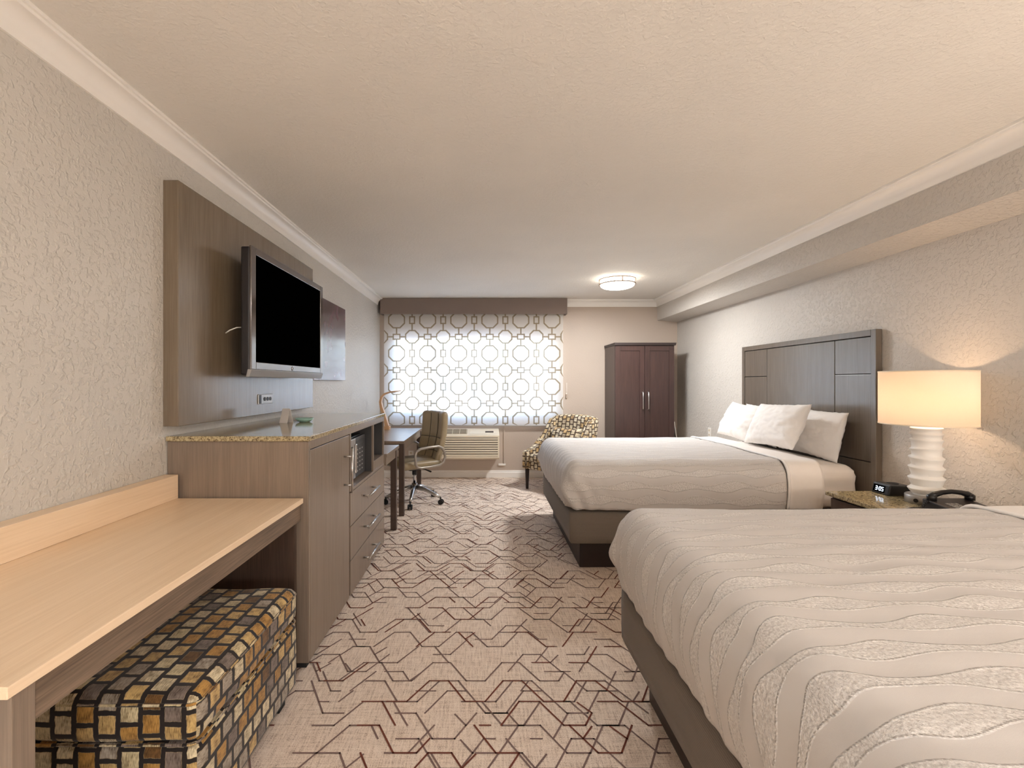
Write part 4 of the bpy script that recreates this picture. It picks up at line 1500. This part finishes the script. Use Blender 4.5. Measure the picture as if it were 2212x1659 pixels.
for a, c in ((ya, c1 - g), (c2 + g, yb_)):
    for z0, z1 in zip(zs, zs[1:]):
        MB().box(HX, HX + 0.012, a, c, z0 + g, z1 - g, 0.0015).build('panel', MAT['head'], hbd)
MB().box(HX, HX + 0.012, c1 + g, c2 - g, HZ0 + g, HZ1 - fw - 2 * g, 0.0015).build('panel', MAT['head'], hbd)

# pillows
G = 'pillows on the far bed'
def pillow(loc, W, Hh, Tk, lean, yaw, seed, label, roll=0.0):
    o = pillow_mesh(W, Hh, Tk, seed).build('pillow', MAT['pillow'])
    o.location = loc
    o.rotation_euler = (math.radians(lean), math.radians(roll), math.radians(-90 + yaw))
    return tag(o, label, 'pillow', G)
PZ = 0.731
pillow((2.245, 3.73, PZ + 0.066), 0.60, 0.37, 0.165, -25, 2, 2, 'plump white pillow standing in front, overlapping the two beside it', -2)
pillow((2.285, 4.325, PZ + 0.060), 0.56, 0.345, 0.15, -25, -1, 5, 'white front pillow on the window side of the far bed', 3)
pillow((2.482, 3.625, PZ + 0.012), 0.64, 0.365, 0.125, -12, 1, 7, 'white pillow leaning on the headboard nearest the bedside lamp', 2)
pillow((2.505, 4.31, PZ + 0.012), 0.60, 0.36, 0.105, -11, -1, 11, 'white pillow against the headboard behind the window side front pillow')

# ------------------------------------------------------------------ nightstand and what stands on it
NZ = 0.64
ns = thing('nightstand', 'brown nightstand with speckled granite top between the two beds', 'nightstand', (2.37, 2.54, 0.0))
MB().box(2.086, 2.655, 2.215, 2.868, NZ - 0.024, NZ, 0.003).build('granite_top', MAT['granite'], ns)
MB().box(2.115, 2.650, 2.235, 2.848, 0.06, NZ - 0.0245, 0.002).build('body', MAT['wood_dk'], ns)
MB().box(2.16, 2.64, 2.27, 2.81, 0.0, 0.06).build('plinth', MAT['plinth'], ns)
for z0, z1 in ((0.075, 0.335), (0.345, 0.605)):
    d = MB().box(2.098, 2.115, 2.245, 2.838, z0, z1, 0.0015).build('drawer', MAT['wood_dk'], ns)
    b = MB(); zc = (z0 + z1) / 2
    b.cyl((2.07, 2.42, zc), (2.07, 2.66, zc), 0.006, 10)
    b.cyl((2.07, 2.45, zc), (2.099, 2.45, zc), 0.0045, 8); b.cyl((2.07, 2.63, zc), (2.099, 2.63, zc), 0.0045, 8)
    b.build('handle', MAT['steel'], d)

BX, BYl = 2.435, 2.582
tl = thing('table_lamp', 'white ridged ceramic table lamp with wide glowing drum shade on the nightstand', 'table lamp', (BX, BYl, NZ))
MB().lathe([(0.092, NZ), (0.092, NZ + 0.040), (0.088, NZ + 0.044), (0.03, NZ + 0.044)], (BX, BYl), 40).build('base', MAT['silver'], tl)
for a in (200, 232):
    ra = math.radians(a)
    p = Vector((BX + 0.092 * math.cos(ra), BYl + 0.092 * math.sin(ra), NZ + 0.02))
    q = Vector((BX + 0.095 * math.cos(ra), BYl + 0.095 * math.sin(ra), NZ + 0.02))
    MB().cyl(p, q, 0.011, 14).build('socket', MAT['black'], tl)
rz = [1.050, 1.021, 0.986, 0.938, 0.888, 0.834, 0.777, 0.720]
rr = [0.070, 0.0715, 0.071, 0.071, 0.076, 0.078, 0.079, 0.0805]
prof = [(0.020, 1.066), (0.055, 1.066)]
tilts = [0, 0]
rgt = random.Random(4)
for i, (z, r_) in enumerate(zip(rz, rr)):
    tl_ = (rgt.uniform(0.02, 0.075), rgt.uniform(0, 2 * PI))
    nz_ = rz[i + 1] if i < 7 else 0.684
    core = 0.061 if i < 4 else 0.062
    prof += [(r_ - 0.006, z + 0.006), (r_ - 0.0005, z + 0.003), (r_, z), (r_ - 0.004, z - 0.006)]
    tilts += [tl_] * 4
    dzz = z - nz_
    prof += [(r_ - 0.008, z - dzz * 0.35), (core + 0.001, z - dzz * 0.72)]
    tilts += [tl_, 0]
prof += [(0.060, 0.694), (0.056, 0.684), (0.02, 0.684)]
tilts += [0, 0, 0]
def tf(i, a):
    t_ = tilts[i]
    if not t_:
        return 0.0
    return t_[0] * 0.075 * math.cos(a - t_[1])
smooth_angle(MB().lathe(prof, (BX, BYl), 56, tilt=tf).build('ceramic_body', MAT['ceramic'], tl), 60)
SZ0_, SZ1_, SR = 1.070, 1.366, 0.2055
b = MB().lathe([(SR, SZ0_), (SR, SZ1_)], (BX, BYl), 72, cap=False)
sh = b.build('lamp_shade', MAT['shade'], tl)
MB().lathe([(SR + 0.001, SZ1_ - 0.006), (SR + 0.001, SZ1_), (SR - 0.002, SZ1_), (SR - 0.002, SZ1_ - 0.006)], (BX, BYl), 72, cap=False).build('rim', MAT['cream'], sh)
MB().lathe([(SR + 0.001, SZ0_), (SR + 0.001, SZ0_ + 0.006), (SR - 0.002, SZ0_ + 0.006), (SR - 0.002, SZ0_)], (BX, BYl), 72, cap=False).build('rim', MAT['cream'], sh)
b = MB()
for i in range(3):
    a = 2 * PI * i / 3 + 0.3
    b.cyl((BX, BYl, 1.10), (BX + 0.203 * math.cos(a), BYl + 0.203 * math.sin(a), 1.08), 0.0018, 6)
b.cyl((BX, BYl, 1.066), (BX, BYl, 1.15), 0.012, 12)
b.build('harp', MAT['steel'], tl)
MB().lathe([(0.002, 1.262), (0.018, 1.256), (0.030, 1.235), (0.031, 1.215), (0.022, 1.18), (0.013, 1.15)], (BX, BYl), 24).build('bulb', MAT['bulb'], tl)
ld = bpy.data.lights.new('bulb_glow', 'POINT')
ld.energy = TABLE_W
ld.color = WARM
ld.shadow_soft_size = 0.034
lo = bpy.data.objects.new('bulb_glow', ld); COL.objects.link(lo); lo.parent = tl
lo.location = (0, 0, 1.215 - NZ)

# clock radio
ck = thing('clock_radio', 'small black clock radio with lit digits beside the lamp foot', 'clock', (2.42, 2.79, NZ))
CX0, CX1, CY0, CY1 = 2.350, 2.500, 2.728, 2.852
MB().prism([(CX0, NZ), (CX1, NZ), (CX1, NZ + 0.058), (CX0 + 0.014, NZ + 0.064)], 'y', CY0, CY1, bev=0.008, seg=3).build('body', MAT['black'], ck)
sl = 0.014 / 0.064
disp = MB()
def face_pt(y, z, off):
    return (CX0 + (z - NZ) * sl - off, y, z)
disp.bm.faces.new([disp.bm.verts.new(face_pt(y, z, 0.0012)) for y, z in ((CY0 + 0.03, NZ + 0.012), (CY1 - 0.014, NZ + 0.012), (CY1 - 0.014, NZ + 0.052), (CY0 + 0.03, NZ + 0.052))])
dsp = disp.build('display', MAT['screen'], ck)
SEG = {'3': 'abgcd', '0': 'abcdef', '5': 'afgcd'}
dg = MB()
def segq(y0, y1, z0, z1):
    dg.bm.faces.new([dg.bm.verts.new(face_pt(y, z, 0.0020)) for y, z in ((y0, z0), (y1, z0), (y1, z1), (y0, z1))])
def digit(ch, yl, w_, zb, h_, t_=0.0030):
    # the face looks towards -X, so its reading direction is -Y
    L, R = yl, yl - w_
    m = zb + h_ / 2
    q = {'a': (R, L, zb + h_ - t_, zb + h_), 'd': (R, L, zb, zb + t_), 'g': (R, L, m - t_ / 2, m + t_ / 2),
         'f': (L - t_, L, m, zb + h_), 'e': (L - t_, L, zb, m), 'b': (R, R + t_, m, zb + h_), 'c': (R, R + t_, zb, m)}
    for s in SEG[ch]:
        segq(*q[s])
zb_d, hd = NZ + 0.020, 0.024
y = CY1 - 0.030
digit('3', y, 0.013, zb_d, hd); y -= 0.018
segq(y - 0.003, y, zb_d + 0.006, zb_d + 0.009); segq(y - 0.003, y, zb_d + 0.015, zb_d + 0.018); y -= 0.007
digit('0', y, 0.013, zb_d, hd); y -= 0.018
digit('5', y, 0.013, zb_d, hd)
dg.build('digits', MAT['led'], dsp)
MB().cyl((2.43, 2.79, NZ + 0.058), (2.43, 2.79, NZ + 0.064), 0.028, 24).build('snooze_button', MAT['rubber'], ck)

# telephone
ph = thing('telephone', 'black desk telephone with coiled cord on the nightstand granite', 'telephone', (2.42, 2.39, NZ))
pb = MB().prism([(2.30, NZ), (2.47, NZ), (2.47, NZ + 0.055), (2.30, NZ + 0.035)], 'x', 2.305, 2.535, bev=0.006).build('body', MAT['shell'], ph)
for r_ in range(4):
    for c_ in range(3):
        yy = 2.325 + r_ * 0.018; xx = 2.35 + c_ * 0.022
        zz = NZ + 0.035 + (yy - 2.30) / 0.17 * 0.020
        MB().box(xx - 0.008, xx + 0.008, yy - 0.006, yy + 0.006, zz - 0.002, zz + 0.004, 0.001).build('key', MAT['silver'], pb)
b = MB()
hy = 2.440
pts = [(2.315, hy, NZ + 0.068), (2.34, hy, NZ + 0.078), (2.38, hy, NZ + 0.090), (2.43, hy, NZ + 0.095), (2.48, hy, NZ + 0.090), (2.515, hy, NZ + 0.080), (2.54, hy, NZ + 0.068)]
b.tube(pts, [0.013, 0.015, 0.0125, 0.012, 0.0125, 0.016, 0.014], 12)
b.cyl((2.328, hy, NZ + 0.052), (2.328, hy, NZ + 0.078), 0.021, 16); b.cyl((2.527, hy, NZ + 0.052), (2.527, hy, NZ + 0.078), 0.021, 16)
b.build('handset', MAT['black'], ph)
b = MB()
pts = []
N = 300
ctrl = [(2.315, 2.44, NZ + 0.060), (2.275, 2.44, NZ + 0.012), (2.215, 2.425, NZ + 0.010), (2.165, 2.40, NZ + 0.010), (2.175, 2.365, NZ + 0.010), (2.24, 2.35, NZ + 0.010), (2.304, 2.35, NZ + 0.012)]
for i in range(N + 1):
    s = i / N * (len(ctrl) - 1)
    a = min(int(s), len(ctrl) - 2); f = s - a
    p = [Vector(ctrl[max(0, min(len(ctrl) - 1, a + d))]) for d in (-1, 0, 1, 2)]
    q = 0.5 * ((2 * p[1]) + (p[2] - p[0]) * f + (2 * p[0] - 5 * p[1] + 4 * p[2] - p[3]) * f * f + (-p[0] + 3 * p[1] - 3 * p[2] + p[3]) * f ** 3)
    an = i * 2 * PI / 8
    pts.append((q.x, q.y + 0.0065 * math.cos(an), max(NZ + 0.003, q.z + 0.0065 * math.sin(an))))
b.tube(pts, 0.0018, 5)
b.build('cord', MAT['black'], ph)

for o in bpy.data.objects:
    if '_org' in o.keys():
        del o['_org']
